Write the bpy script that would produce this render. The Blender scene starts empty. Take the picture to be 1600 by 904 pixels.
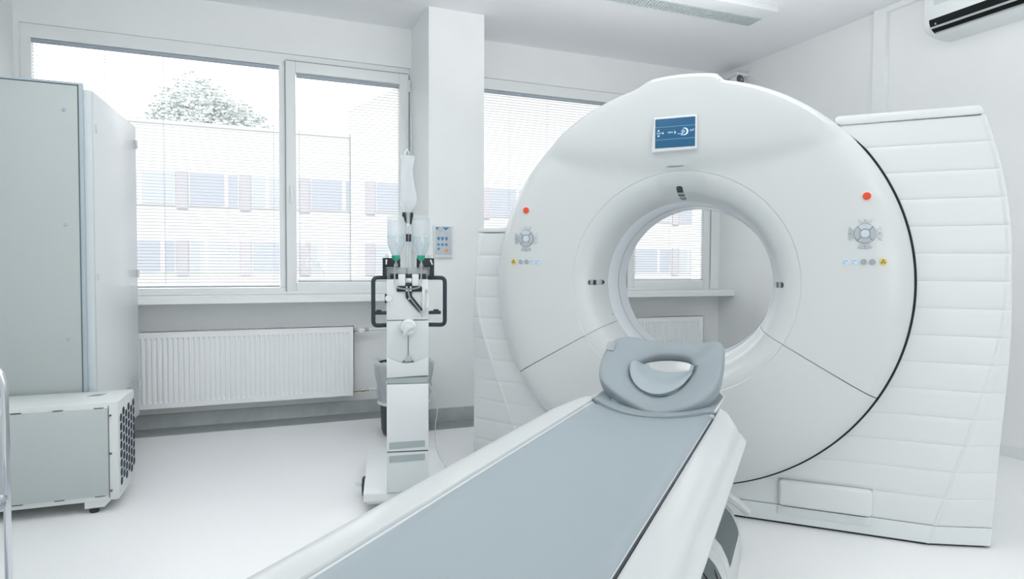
import bpy, bmesh, math, random
from mathutils import Vector, Matrix
random.seed(7)
R = math.radians
sin, cos, pi = math.sin, math.cos, math.pi
COL = bpy.context.scene.collection
ROOTM = {}

# ------------------------------------------------------------------ materials
def mat(name, col, rough=0.5, metal=0.0, emit=None, estr=0.0, alpha=None, trans=0.0, ior=1.45,
        noise=None, bump=None, coat=0.0, spec=0.5):
    m = bpy.data.materials.new(name); m.use_nodes = True
    nt = m.node_tree; b = nt.nodes['Principled BSDF']
    b.inputs['Base Color'].default_value = (*col, 1)
    b.inputs['Roughness'].default_value = rough
    b.inputs['Metallic'].default_value = metal
    b.inputs['IOR'].default_value = ior
    b.inputs['Specular IOR Level'].default_value = spec
    if coat: b.inputs['Coat Weight'].default_value = coat; b.inputs['Coat Roughness'].default_value = 0.08
    if trans: b.inputs['Transmission Weight'].default_value = trans
    if alpha is not None: b.inputs['Alpha'].default_value = alpha
    if emit: b.inputs['Emission Color'].default_value = (*emit, 1); b.inputs['Emission Strength'].default_value = estr
    if noise or bump:
        tc = nt.nodes.new('ShaderNodeTexCoord')
    if noise:
        sc, amt = noise[:2]
        n = nt.nodes.new('ShaderNodeTexNoise'); n.inputs['Scale'].default_value = sc
        n.inputs['Detail'].default_value = 6; n.inputs['Roughness'].default_value = 0.6
        r = nt.nodes.new('ShaderNodeMapRange')
        r.inputs['From Min'].default_value = 0.3; r.inputs['From Max'].default_value = 0.7
        r.inputs['To Min'].default_value = 1 - amt; r.inputs['To Max'].default_value = 1 + amt * .5
        mx = nt.nodes.new('ShaderNodeVectorMath'); mx.operation = 'SCALE'
        mx.inputs[0].default_value = col
        nt.links.new(tc.outputs['Object'], n.inputs['Vector'])
        nt.links.new(n.outputs['Fac'], r.inputs['Value'])
        nt.links.new(r.outputs['Result'], mx.inputs['Scale'])
        nt.links.new(mx.outputs['Vector'], b.inputs['Base Color'])
    if bump:
        n2 = nt.nodes.new('ShaderNodeTexNoise'); n2.inputs['Scale'].default_value = bump[0]; n2.inputs['Detail'].default_value = 4
        bp = nt.nodes.new('ShaderNodeBump'); bp.inputs['Strength'].default_value = bump[1]; bp.inputs['Distance'].default_value = 0.002
        nt.links.new(tc.outputs['Object'], n2.inputs['Vector'])
        nt.links.new(n2.outputs['Fac'], bp.inputs['Height'])
        nt.links.new(bp.outputs['Normal'], b.inputs['Normal'])
    return m

def clear_mat(name, tint, fac, rough=0.02, body=None, bodyfac=0.0):
    """clear sheet: mostly see-through with a thin glossy reflection and an optional milky body"""
    m = bpy.data.materials.new(name); m.use_nodes = True
    nt = m.node_tree; nt.nodes.clear()
    out = nt.nodes.new('ShaderNodeOutputMaterial')
    t = nt.nodes.new('ShaderNodeBsdfTransparent'); t.inputs[0].default_value = (*tint, 1)
    g = nt.nodes.new('ShaderNodeBsdfGlossy'); g.inputs['Roughness'].default_value = rough
    g.inputs[0].default_value = (.95, .97, 1, 1)
    mx = nt.nodes.new('ShaderNodeMixShader'); mx.inputs[0].default_value = fac
    nt.links.new(t.outputs[0], mx.inputs[1]); nt.links.new(g.outputs[0], mx.inputs[2])
    last = mx
    if body:
        d = nt.nodes.new('ShaderNodeBsdfDiffuse'); d.inputs[0].default_value = (*body, 1)
        tl = nt.nodes.new('ShaderNodeBsdfTranslucent'); tl.inputs[0].default_value = (*body, 1)
        m1 = nt.nodes.new('ShaderNodeMixShader'); m1.inputs[0].default_value = .5
        nt.links.new(d.outputs[0], m1.inputs[1]); nt.links.new(tl.outputs[0], m1.inputs[2])
        m2 = nt.nodes.new('ShaderNodeMixShader'); m2.inputs[0].default_value = bodyfac
        nt.links.new(mx.outputs[0], m2.inputs[1]); nt.links.new(m1.outputs[0], m2.inputs[2])
        last = m2
    nt.links.new(last.outputs[0], out.inputs[0])
    return m

M = {}
M['wall'] = mat('painted_wall', (.865, .885, .885), .75, noise=(3, .02), bump=(180, .08))
M['ceil'] = mat('ceiling_paint', (.88, .895, .92), .85)
M['floor'] = mat('vinyl_floor', (.865, .88, .885), .38, noise=(220, .035), spec=.5)
M['strip'] = mat('dark_floor_edge', (.30, .335, .335), .5, noise=(14, .12))
M['base'] = mat('grey_cove_vinyl', (.50, .535, .54), .42, noise=(9, .14))
M['frame'] = mat('white_window_upvc', (.86, .885, .89), .35)
M['reveal'] = mat('plaster_reveal', (.76, .80, .80), .7)
M['seal'] = mat('grey_rubber_seal', (.40, .44, .46), .6)
M['sill'] = mat('white_sill', (.86, .89, .89), .3)
M['gantry'] = mat('gantry_white_shell', (.63, .662, .665), .28, coat=.25)
M['gantry2'] = mat('gantry_panel_white', (.705, .735, .74), .32, coat=.15)
M['skirt'] = mat('gantry_base_grey', (.72, .77, .78), .4)
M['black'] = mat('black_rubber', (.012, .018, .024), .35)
M['bluegrey'] = mat('charcoal_plastic', (.02, .035, .045), .32)
M['bore'] = mat('bore_liner', (.78, .82, .86), .25)
M['screen'] = mat('blue_screen', (.012, .075, .16), .25, emit=(.014, .09, .18), estr=.45)
M['ink'] = mat('pale_screen_ink', (.5, .62, .7), .4, emit=(.45, .60, .72), estr=.55)
M['line'] = mat('screen_line', (.2, .35, .5), .4, emit=(.15, .3, .45), estr=.6)
M['red'] = mat('red_button', (.80, .075, .025), .35)
M['orange'] = mat('orange_dot', (.90, .36, .16), .4)
M['grey'] = mat('grey_key', (.42, .47, .50), .35)
M['grey2'] = mat('pale_grey_key', (.56, .62, .65), .35)
M['keyline'] = mat('dark_key_gap', (.22, .26, .29), .5)
M['yellow'] = mat('yellow_button', (.72, .55, .14), .35)
M['brown'] = mat('dark_symbol', (.14, .10, .03), .5)
M['blue'] = mat('blue_print', (.10, .26, .48), .5)
M['paleblue'] = mat('pale_blue_button', (.62, .76, .88), .3)
M['smoke'] = mat('smoked_laser_window', (.16, .18, .19), .12, metal=.55)
M['smokelite'] = mat('laser_window_strip', (.50, .55, .57), .15, metal=.5)
M['dots'] = mat('grille_hole', (.34, .38, .40), .6)
M['mattress'] = mat('grey_blue_mattress', (.32, .375, .405), .42, bump=(260, .04))
M['foam'] = mat('grey_foam_shell', (.285, .335, .36), .5)
M['foam2'] = mat('light_grey_foam', (.345, .405, .435), .45)
M['tabwhite'] = mat('table_white', (.585, .615, .62), .3, coat=.15)
M['tabgrey'] = mat('table_grey_pad', (.27, .32, .33), .5)
M['edge'] = mat('pale_table_edge', (.60, .66, .68), .35)
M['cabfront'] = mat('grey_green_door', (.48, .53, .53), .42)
M['cabside'] = mat('white_cabinet_side', (.76, .79, .81), .3, coat=.1)
M['cabtrim'] = mat('cabinet_blue_grey_trim', (.42, .50, .56), .4)
M['cabframe'] = mat('cabinet_frame', (.62, .68, .70), .4)
M['unit'] = mat('unit_painted_steel', (.68, .72, .715), .42)
M['hole'] = mat('vent_dark_navy', (.012, .022, .045), .6)
M['slot'] = mat('seam_dark', (.08, .09, .09), .6)
M['steel'] = mat('brushed_steel', (.62, .66, .69), .28, metal=.9)
M['chrome'] = mat('chrome', (.72, .74, .78), .12, metal=1)
M['radiator'] = mat('radiator_enamel', (.88, .90, .915), .3)
M['brass'] = mat('dull_brass', (.45, .42, .36), .35, metal=.7)
M['pipe'] = mat('white_pipe', (.80, .83, .83), .35)
M['inj'] = mat('injector_grey_white', (.66, .70, .71), .38)
M['injw'] = mat('injector_white', (.74, .77, .78), .35)
M['injgrey'] = mat('injector_grey_label', (.38, .44, .46), .45)
M['green'] = mat('green_cap', (.03, .36, .25), .4)
M['fluid'] = clear_mat('clear_bottle_plastic', (.965, .98, .985), .09, .05, (.85, .9, .92), .20)
M['fluidb'] = clear_mat('contrast_liquid', (.93, .96, .97), .05, .05, (.80, .86, .88), .30)
M['bag'] = clear_mat('milky_bag', (.97, .985, .99), .07, .12, (.88, .91, .93), .50)
M['liner'] = clear_mat('bin_bag_film', (.97, .98, .99), .06, .2, (.90, .93, .955), .86)
M['bin'] = mat('dark_slate_bin', (.035, .06, .075), .45)
M['tube'] = clear_mat('clear_tubing', (.9, .93, .94), .12, .1, (.8, .85, .87), .35)
M['glass'] = clear_mat('window_glass', (.97, .985, .985), .03, .0)
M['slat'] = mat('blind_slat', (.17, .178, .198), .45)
M['blindrail'] = mat('blind_rail', (.40, .46, .52), .45)
M['cord'] = mat('blind_cord', (.72, .75, .80), .7)
M['cable'] = mat('white_cable', (.66, .69, .69), .5)
M['acw'] = mat('ac_white', (.76, .80, .81), .3)
M['acseal'] = mat('ac_inner_black', (.012, .018, .02), .6)
M['lampbody'] = mat('lamp_housing', (.80, .83, .86), .45)
M['lampgrid'] = mat('lamp_louvre', (.52, .58, .60), .35, metal=.3)
M['diff'] = mat('lamp_diffuser', (.66, .71, .73), .5)
M['facade'] = mat('facade_plaster', (.50, .50, .50), .9, noise=(.5, .03))
M['fwin'] = mat('facade_window', (.36, .38, .425), .25)
M['fwin2'] = mat('facade_window_pale', (.41, .43, .465), .3)
M['fpanel'] = mat('facade_panel_mauve', (.395, .38, .41), .8)
M['fframe'] = mat('facade_window_frame', (.50, .50, .50), .6)
M['leaf'] = mat('tree_leaf', (.50, .53, .525), .9)
M['bark'] = mat('tree_bark', (.3, .28, .25), .9)
M['ground'] = mat('outside_paving', (.16, .165, .16), .95, noise=(.6, .1))
M['camdark'] = mat('security_lens_dark', (.10, .12, .15), .3)

# ------------------------------------------------------------------ mesh helpers
def new():
    return bmesh.new()

def add_box(bm, x0, x1, y0, y1, z0, z1, bev=0, seg=2, rot=None):
    vs = [bm.verts.new((x, y, z)) for x in (x0, x1) for y in (y0, y1) for z in (z0, z1)]
    idx = [(0, 1, 3, 2), (4, 6, 7, 5), (0, 4, 5, 1), (2, 3, 7, 6), (0, 2, 6, 4), (1, 5, 7, 3)]
    fs = [bm.faces.new([vs[i] for i in f]) for f in idx]
    if rot is not None:
        c = Vector(((x0 + x1) / 2, (y0 + y1) / 2, (z0 + z1) / 2))
        for v in vs: v.co = rot @ (v.co - c) + c
    if bev:
        es = list({e for f in fs for e in f.edges})
        bmesh.ops.bevel(bm, geom=es, offset=bev, segments=seg, profile=.5, affect='EDGES', clamp_overlap=True)
    return bm

def box(*a, **k):
    return add_box(new(), *a, **k)

def add_prism(bm, poly, a, b, axis='z', bev=0, seg=2):
    """poly: list of 2-d points, extruded from a to b along axis"""
    def P(u, v, w):
        return {'z': (u, v, w), 'y': (u, w, v), 'x': (w, u, v)}[axis]
    lo = [bm.verts.new(P(u, v, a)) for u, v in poly]; hi = [bm.verts.new(P(u, v, b)) for u, v in poly]
    n = len(poly); fs = [bm.faces.new(lo), bm.faces.new(hi[::-1])]
    for i in range(n):
        fs.append(bm.faces.new((lo[i], hi[i], hi[(i + 1) % n], lo[(i + 1) % n])))
    bmesh.ops.recalc_face_normals(bm, faces=fs)
    if bev:
        es = list({e for f in fs for e in f.edges})
        bmesh.ops.bevel(bm, geom=es, offset=bev, segments=seg, profile=.5, affect='EDGES', clamp_overlap=True)
    return bm

def prism(*a, **k):
    return add_prism(new(), *a, **k)

def frame_for(d):
    d = d.normalized(); u = Vector((0, 0, 1)) if abs(d.z) < .9 else Vector((1, 0, 0))
    s = d.cross(u).normalized(); return s, s.cross(d).normalized()

def add_tube(bm, pts, r, n=12, cap=True, closed=False):
    pts = [Vector(p) for p in pts]; rings = []; m = len(pts)
    s0 = None
    for i, p in enumerate(pts):
        if closed: d = (pts[(i + 1) % m] - pts[i - 1])
        else: d = pts[min(i + 1, m - 1)] - pts[max(i - 1, 0)]
        d.normalize()
        if s0 is None: s, t = frame_for(d)
        else:
            s = (s0 - d * s0.dot(d)).normalized(); t = s.cross(d).normalized()
        s0 = s
        rr = r[i] if isinstance(r, (list, tuple)) else r
        rings.append([bm.verts.new(p + rr * (cos(2 * pi * k / n) * s + sin(2 * pi * k / n) * t)) for k in range(n)])
    for i in range(m if closed else m - 1):
        a, b = rings[i], rings[(i + 1) % m]
        for k in range(n):
            bm.faces.new((a[k], a[(k + 1) % n], b[(k + 1) % n], b[k]))
    if cap and not closed:
        bm.faces.new(rings[0][::-1]); bm.faces.new(rings[-1])
    bmesh.ops.recalc_face_normals(bm, faces=bm.faces[:])
    return bm

def tube(*a, **k):
    return add_tube(new(), *a, **k)

def fillet(pts, rad, n=6):
    pts = [Vector(p) for p in pts]; out = [pts[0]]
    for i in range(1, len(pts) - 1):
        a, b, c = pts[i - 1], pts[i], pts[i + 1]
        u = (a - b); v = (c - b); r = min(rad, u.length * .49, v.length * .49)
        p0 = b + u.normalized() * r; p1 = b + v.normalized() * r
        for k in range(n + 1):
            t = k / n; out.append((1 - t) ** 2 * p0 + 2 * t * (1 - t) * b + t * t * p1)
    out.append(pts[-1]); return out

def spline(pts, n=8):
    pts = [Vector(p) for p in pts]; out = []
    for i in range(len(pts) - 1):
        p0 = pts[max(i - 1, 0)]; p1 = pts[i]; p2 = pts[i + 1]; p3 = pts[min(i + 2, len(pts) - 1)]
        for k in range(n):
            t = k / n
            out.append(.5 * ((2 * p1) + (-p0 + p2) * t + (2 * p0 - 5 * p1 + 4 * p2 - p3) * t * t + (-p0 + 3 * p1 - 3 * p2 + p3) * t ** 3))
    out.append(pts[-1]); return out

def add_lathe(bm, prof, n=32, center=(0, 0, 0), axis='z', close=False):
    """prof: (radius, height) list"""
    c = Vector(center); rings = []
    for r, h in prof:
        ring = []
        for k in range(n):
            a = 2 * pi * k / n
            if axis == 'z': p = Vector((r * cos(a), r * sin(a), h))
            elif axis == 'y': p = Vector((r * cos(a), h, r * sin(a)))
            else: p = Vector((h, r * cos(a), r * sin(a)))
            ring.append(bm.verts.new(c + p))
        rings.append(ring)
    m = len(rings)
    for i in range(m if close else m - 1):
        a, b = rings[i], rings[(i + 1) % m]
        for k in range(n): bm.faces.new((a[k], a[(k + 1) % n], b[(k + 1) % n], b[k]))
    if not close:
        if prof[0][0] > 1e-5: bm.faces.new(rings[0][::-1])
        if prof[-1][0] > 1e-5: bm.faces.new(rings[-1])
    bmesh.ops.remove_doubles(bm, verts=bm.verts[:], dist=1e-6)
    bmesh.ops.recalc_face_normals(bm, faces=bm.faces[:])
    return bm

def lathe(*a, **k):
    return add_lathe(new(), *a, **k)

def grid(P, nu, nv, closeu=False):
    bm = new(); V = [[bm.verts.new(P(i, j)) for j in range(nv)] for i in range(nu)]
    for i in range(nu if closeu else nu - 1):
        for j in range(nv - 1):
            a, b = V[i], V[(i + 1) % nu]
            bm.faces.new((a[j], b[j], b[j + 1], a[j + 1]))
    return bm

def obj(name, bm, m, parent=None, local=False, smooth=True, ang=35):
    me = bpy.data.meshes.new(name); bm.to_mesh(me); bm.free()
    if smooth:
        me.shade_smooth(); me.set_sharp_from_angle(angle=R(ang))
    if parent is not None and not local and parent.name in ROOTM:
        me.transform(ROOTM[parent.name].inverted())
    me.materials.append(M[m] if isinstance(m, str) else m)
    o = bpy.data.objects.new(name, me); COL.objects.link(o)
    if parent is not None:
        o.parent = parent
        if parent.name in ROOTM: ROOTM[o.name] = ROOTM[parent.name]
    return o

def thing(name, label, cat, loc=(0, 0, 0), rz=0, group=None):
    o = bpy.data.objects.new(name, None); COL.objects.link(o)
    o.location = loc; o.rotation_euler = (0, 0, rz); o.empty_display_size = .1
    ROOTM[o.name] = Matrix.Translation(loc) @ Matrix.Rotation(rz, 4, 'Z')
    o['label'] = label; o['category'] = cat
    if group: o['group'] = group
    return o

def tag(o, label, cat, group=None):
    o['label'] = label; o['category'] = cat
    if group: o['group'] = group
    return o

def struct(name, bm, m, parent=None, smooth=False):
    o = obj(name, bm, m, parent, smooth=smooth)
    if parent is None: o['kind'] = 'structure'
    return o

def dup(root, loc, label, rz=None):
    r = root.copy(); COL.objects.link(r); r.location = loc
    if rz is not None: r.rotation_euler = (0, 0, rz)
    r['label'] = label
    for ch in list(root.children):
        c = ch.copy(); COL.objects.link(c); c.parent = r
        for g in list(ch.children):
            d = g.copy(); COL.objects.link(d); d.parent = c
    return r

def text_bm(s, size, origin, ux, uz, depth=.0004, align='CENTER'):
    """flat lettering as mesh; origin = centre, ux = writing direction, uz = up"""
    cu = bpy.data.curves.new('t', 'FONT'); cu.body = s; cu.size = size; cu.align_x = align; cu.align_y = 'CENTER'
    ob = bpy.data.objects.new('t', cu)
    me = bpy.data.meshes.new_from_object(ob)
    ux = Vector(ux).normalized(); uz = Vector(uz).normalized(); nn = ux.cross(uz)
    mt = Matrix((( ux.x, uz.x, nn.x, origin[0]), (ux.y, uz.y, nn.y, origin[1]), (ux.z, uz.z, nn.z, origin[2]), (0, 0, 0, 1)))
    me.transform(mt); bm = new(); bm.from_mesh(me)
    bpy.data.objects.remove(ob); bpy.data.curves.remove(cu); bpy.data.meshes.remove(me)
    return bm

def add_poly(bm, pts):
    return bm.faces.new([bm.verts.new(p) for p in pts])

# ================================================================== CAMERA
sc = bpy.context.scene
cam = bpy.data.cameras.new('camera'); camo = bpy.data.objects.new('camera', cam); COL.objects.link(camo)
yaw, pit, rol = R(22.49135), R(1.90666), R(.2396)
f = Vector((sin(yaw) * cos(pit), cos(yaw) * cos(pit), -sin(pit)))
r0 = Vector((cos(yaw), -sin(yaw), 0)); u0 = r0.cross(f)
rr = r0 * cos(rol) + u0 * sin(rol); uu = u0 * cos(rol) - r0 * sin(rol)
CH = 1.155
camo.matrix_world = Matrix(((rr.x, uu.x, -f.x, 0), (rr.y, uu.y, -f.y, 0), (rr.z, uu.z, -f.z, CH), (0, 0, 0, 1)))
cam.sensor_width = 36; cam.lens = 1039.25 / 1600 * 36; cam.clip_start = .02; cam.clip_end = 200
sc.camera = camo

# ================================================================== ROOM
XL, XR, YB, YF, ZC = -1.33, 4.40, 5.29, -2.3, 3.05
struct('floor', box(XL - .2, XR + .2, YF - .2, YB + .3, -.12, 0), 'floor')
struct('ceiling', box(XL - .2, XR + .2, YF - .2, YB + .3, ZC, ZC + .15), 'ceil')
struct('wall_left', box(XL - .2, XL, YF - .2, YB + .3, 0, ZC), 'wall')
struct('wall_right', box(XR, XR + .2, YF - .2, YB + .3, 0, ZC), 'wall')
struct('wall_front', box(XL, XR, YF - .2, YF, 0, ZC), 'wall')
W1 = (-1.30, 1.30); W2 = (1.70, 4.30); WZ0, WZ1 = .945, 2.745
bm = new()
for a, b_ in ((XL, W1[0]), (W1[1], W2[0]), (W2[1], XR)): add_box(bm, a, b_, YB, YB + .3, 0, ZC)
for a, b_ in (W1, W2):
    add_box(bm, a, b_, YB, YB + .3, 0, WZ0 - .055); add_box(bm, a, b_, YB, YB + .3, WZ1, ZC)
struct('wall_back', bm, 'wall')
struct('wall_pillar', box(1.31, 1.74, 4.77, YB, 0, ZC), 'wall')
# plinth band and dark strip on the floor
bm = new(); H_ = .10
add_prism(bm, [(YB, 0), (YB - .012, 0), (YB - .008, H_), (YB, H_ + .004)], XL, 1.31, 'x')
add_prism(bm, [(YB, 0), (YB - .012, 0), (YB - .008, H_), (YB, H_ + .004)], 1.74, XR, 'x')
struct('baseboard_back', bm, 'base')
bm = new()
add_box(bm, 1.31 - .01, 1.75, 4.77 - .012, 4.77, 0, H_); add_box(bm, 1.31 - .012, 1.31, 4.77 - .012, YB - .012, 0, H_)
add_box(bm, 1.74, 1.752, 4.77 - .012, YB - .012, 0, H_)
struct('baseboard_pillar', bm, 'base')
bm = new()
add_box(bm, XR - .01, XR, YF, YB - .012, 0, .07)
struct('baseboard_right', bm, 'pipe')
bm = new(); add_box(bm, XL, XL + .01, YF, YB - .012, 0, .07); struct('baseboard_left', bm, 'pipe')
bm = new()
add_box(bm, XL + .01, 1.26, 5.05, YB - .012, 0, .003); add_box(bm, 1.2, 1.26, 4.53, 5.05, 0, .003)
add_box(bm, 1.26, 4.39, 4.53, 4.757, 0, .003)
struct('trim_1', bm, 'strip')
# duct on the right wall (structure)
bm = new(); add_box(bm, XR - .045, XR, 3.472, 3.575, 0, ZC, .004); add_box(bm, XR - .04, XR, YF, 3.472, 3.012, ZC, .003)
struct('trim_2', bm, 'frame')

# ------------------------------------------------------------------ windows
def window(n, x0, flipname):
    """x0: left edge of a 2.6 m wide unit: fixed light on its left, opening sash on its right"""
    y0 = YB + .02; y1 = YB + .09
    fr = new()
    z0, z1 = WZ0, WZ1
    xm = x0 + 1.635                                   # left edge of mullion zone
    add_box(fr, x0, x0 + .06, y0, y1, z0 + .05, z1 - .09, .002); add_box(fr, x0 + 2.56, x0 + 2.60, y0, y1, z0 + .05, z1 - .09, .002)
    add_box(fr, x0, x0 + 2.6, y0, y1, z1 - .09, z1, .002); add_box(fr, x0, x0 + 2.6, y0, y1, z0, z0 + .05, .002)
    add_box(fr, xm - .03, xm + .03, y0, y1, z0 + .05, z1 - .09, .004)
    w = struct('window_%d' % n, fr, 'frame'); w['label'] = flipname
    # sash
    s = new(); sx0, sx1, sz0, sz1 = x0 + 1.65, x0 + 2.585, .962, 2.692; ys0, ys1 = YB - .004, YB + .06
    bw = .072
    add_box(s, sx0, sx0 + bw, ys0, ys1, sz0, sz1, .005); add_box(s, sx1 - bw, sx1, ys0, ys1, sz0, sz1, .005)
    add_box(s, sx0 + bw, sx1 - bw, ys0, ys1, sz1 - bw - .01, sz1, .005); add_box(s, sx0 + bw, sx1 - bw, ys0, ys1, sz0, sz0 + bw, .005)
    so = obj('sash', s, 'frame', w)
    g = new(); add_box(g, sx0 + .004, sx1 - .004, ys0 + .006, ys0 + .02, sz1 + .0005, sz1 + .008); add_box(g, sx0 - .006, sx0 - .001, ys0 + .008, ys1, sz0, sz1)
    add_box(g, sx1 + .001, sx1 + .006, ys0 + .008, ys1, sz0, sz1)
    obj('sash_seal', g, 'seal', so)
    obj('pane', box(x0 + .055, xm - .025, YB + .066, YB + .07, z0 + .045, z1 - .085), 'glass', w)
    obj('pane', box(sx0 + bw - .004, sx1 - bw + .004, YB + .052, YB + .056, sz0 + bw - .004, sz1 - bw + .004), 'glass', so)
    # handle on the sash stile beside the mullion
    h = new(); hx = sx0 + .036; add_box(h, hx - .014, hx + .014, ys0 - .012, ys0, 1.70, 1.77, .005)
    add_box(h, hx - .009, hx + .009, ys0 - .04, ys0 - .01, 1.735, 1.76, .004)
    add_box(h, hx - .010, hx + .010, ys0 - .045, ys0 - .032, 1.63, 1.76, .005)
    obj('window_handle', h, 'frame', w)
    hb = new()
    for zz in (2.60, 1.0): add_tube(hb, [(sx1 + .004, ys0 - .008, zz - .045), (sx1 + .004, ys0 - .008, zz + .045)], .008, 10)
    obj('hinge', hb, 'frame', so)
    # wall lining around the opening: window board
    sl = new(); xa = max(x0 - .02, XL); xb = x0 + 2.62
    a_ = 1.745 if n == 2 else XL
    b2 = XR if n == 2 else 1.305
    add_prism(sl, [(YB + .03, .945), (5.075, .945), (5.062, .935), (5.062, .895), (5.075, .888), (YB + .03, .888)], a_, b2, 'x')
    obj('window_sill', sl, 'sill', w)
    bl = new(); add_box(bl, a_, b2, YB - .006, YB + .02, .945, .965, .003); obj('sill_bead', bl, 'frame', w)
    return w
window(1, W1[0], 'white two-light window with closed blinds behind the injector and cabinet')
window(2, W2[0], 'white two-light window seen past and through the scanner ring')

# ------------------------------------------------------------------ venetian blinds
def make_blind(name, label, x0, x1, z0, z1, y, pitch=.0225, wand=True):
    t = thing(name, label, 'blind', ((x0 + x1) / 2, y, z0), 0, 'venetian blinds in the windows')
    obj('head_rail', box(x0, x1, y - .011, y + .011, z1 - .024, z1, .002), 'blindrail', t)
    obj('bottom_rail', box(x0 + .003, x1 - .003, y - .009, y + .009, z0, z0 + .011, .002), 'blindrail', t)
    sl = new(); tilt = R(9.5); hw = .0098; th = .0008
    zz = z1 - .024 - pitch * .7; k = 0
    while zz > z0 + .018:
        ring = []
        for s_ in (-1, -.34, .34, 1):
            arch = .0011 * (1 - s_ * s_)
            ring.append((y + hw * s_ * cos(tilt) - arch * sin(tilt), zz + hw * s_ * sin(tilt) + arch * cos(tilt)))
        prof = ring + [(a, b - th) for a, b in ring[::-1]]
        jx = random.uniform(-.0015, .0015)
        lo = [sl.verts.new((x0 + .004 + jx, a, b)) for a, b in prof]; hi = [sl.verts.new((x1 - .004 + jx, a, b)) for a, b in prof]
        n = len(prof)
        for i in range(n): sl.faces.new((lo[i], lo[(i + 1) % n], hi[(i + 1) % n], hi[i]))
        zz -= pitch; k += 1
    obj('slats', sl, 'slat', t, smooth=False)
    c = new(); L = x1 - x0
    for fx in ((.02 / L, .5, 1 - .02 / L) if L < 1.2 else (.03 / L, .27, .5, .77, 1 - .04 / L)):
        for dy in (-.009, .009):
            add_tube(c, [(x0 + L * fx, y + dy, z0 + .01), (x0 + L * fx, y + dy, z1 - .02)], .0007, 5)
    obj('ladder_cord', c, 'cord', t)
    return t
YBL = YB + .035
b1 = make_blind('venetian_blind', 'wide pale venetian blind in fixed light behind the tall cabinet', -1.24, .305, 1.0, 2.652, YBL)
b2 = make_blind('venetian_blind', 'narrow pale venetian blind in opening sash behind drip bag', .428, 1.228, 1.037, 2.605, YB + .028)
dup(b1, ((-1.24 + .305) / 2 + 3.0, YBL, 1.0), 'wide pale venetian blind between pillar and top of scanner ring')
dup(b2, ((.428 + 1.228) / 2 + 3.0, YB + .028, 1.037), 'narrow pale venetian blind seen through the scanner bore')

# ================================================================== OUTSIDE
tag(obj('paved_ground', box(-60, 90, 6.5, 60, -4.2, -4.0), 'ground'), 'pale paving outside below the windows', 'ground')
bpy.data.objects['paved_ground']['kind'] = 'structure'
def facade(label, x0, x1, z1, roofpts, y=22, rows=((2.93, 3.95), (.95, 1.93)), start=-1.62, period=1.74, slant=None):
    t = thing('apartment_building', label, 'building', ((x0 + x1) / 2, y, -4))
    obj('wall', prism(roofpts, y, y + 8, 'y'), 'facade', t, smooth=False)
    k0 = math.ceil((x0 - start + .2) / period)
    x = start + k0 * period
    i = 0
    while x + period < x1 + .2:
        for ri, (a, b_) in enumerate(rows):
            obj('cladding_panel', box(x, x + .30, y - .03, y, a - .08, b_), 'fpanel', t, smooth=False)
            w = obj('window', box(x + .33, x + period - .04, y - .02, y, a, b_), 'fframe', t, smooth=False)
            g = new(); mid = x + .33 + .33 + (.12 if (i + ri) % 2 else .7)
            add_box(g, x + .36, mid - .06, y - .026, y - .019, a + .04, b_ - .04)
            add_box(g, mid + .06, x + period - .07, y - .026, y - .019, a + .04, b_ - .04)
            obj('pane', g, 'fwin' if (i * 3 + ri) % 2 == 0 else 'fwin2', w, smooth=False)
        x += period; i += 1
    rf = new(); add_box(rf, x0 - .1, x1, y - .015, y + 8, z1, z1 + .12) if slant is None else None
    if slant is None: obj('roof_edge', rf, 'fframe', t, smooth=False)
    else: rf.free()
    return t
facade('long white apartment block with flat roof across the yard', -16, 3.42, 5.3, [(-16, -4), (3.42, -4), (3.42, 5.3), (-16, 5.3)])
facade('taller white apartment block with sloped gable beside the flat-roofed one', 3.43, 26, 7.5,
       [(3.43, -4), (26, -4), (26, 6.6), (9, 9.4), (3.43, 6.2)], y=21.9, start=3.9, period=2.0, slant=1)
# tree behind the flat roofed block
t = thing('broadleaf_tree', 'pale rounded tree rising behind the flat-roofed block', 'tree', (-1.4, 34, -4))
obj('trunk', tube([(-1.4, 34, -4), (-1.3, 34, 1), (-1.4, 34, 5)], [.35, .28, .18], 10), 'bark', t)
bm = new(); rnd = random.Random(3)
for i in range(15000):
    a = rnd.uniform(0, 2 * pi); h = rnd.uniform(-1, 1); q = rnd.uniform(.45, 1) ** .5
    lump = 1 + .13 * sin(3 * a) + .1 * sin(5 * h + a)
    p = Vector((-1.2 + 3.0 * q * lump * cos(a) * math.sqrt(1 - h * h), 34 + 2.2 * q * sin(a) * math.sqrt(1 - h * h), 6.4 + 3.1 * q * h * lump))
    s = rnd.uniform(.06, .13); d = Vector((rnd.gauss(0, 1), rnd.gauss(0, 1), rnd.gauss(0, 1))).normalized(); u, v = frame_for(d)
    add_poly(bm, [p + u * s, p + v * s * .6, p - u * s, p - v * s * .6])
obj('crown', bm, 'leaf', t, smooth=False)

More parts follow.
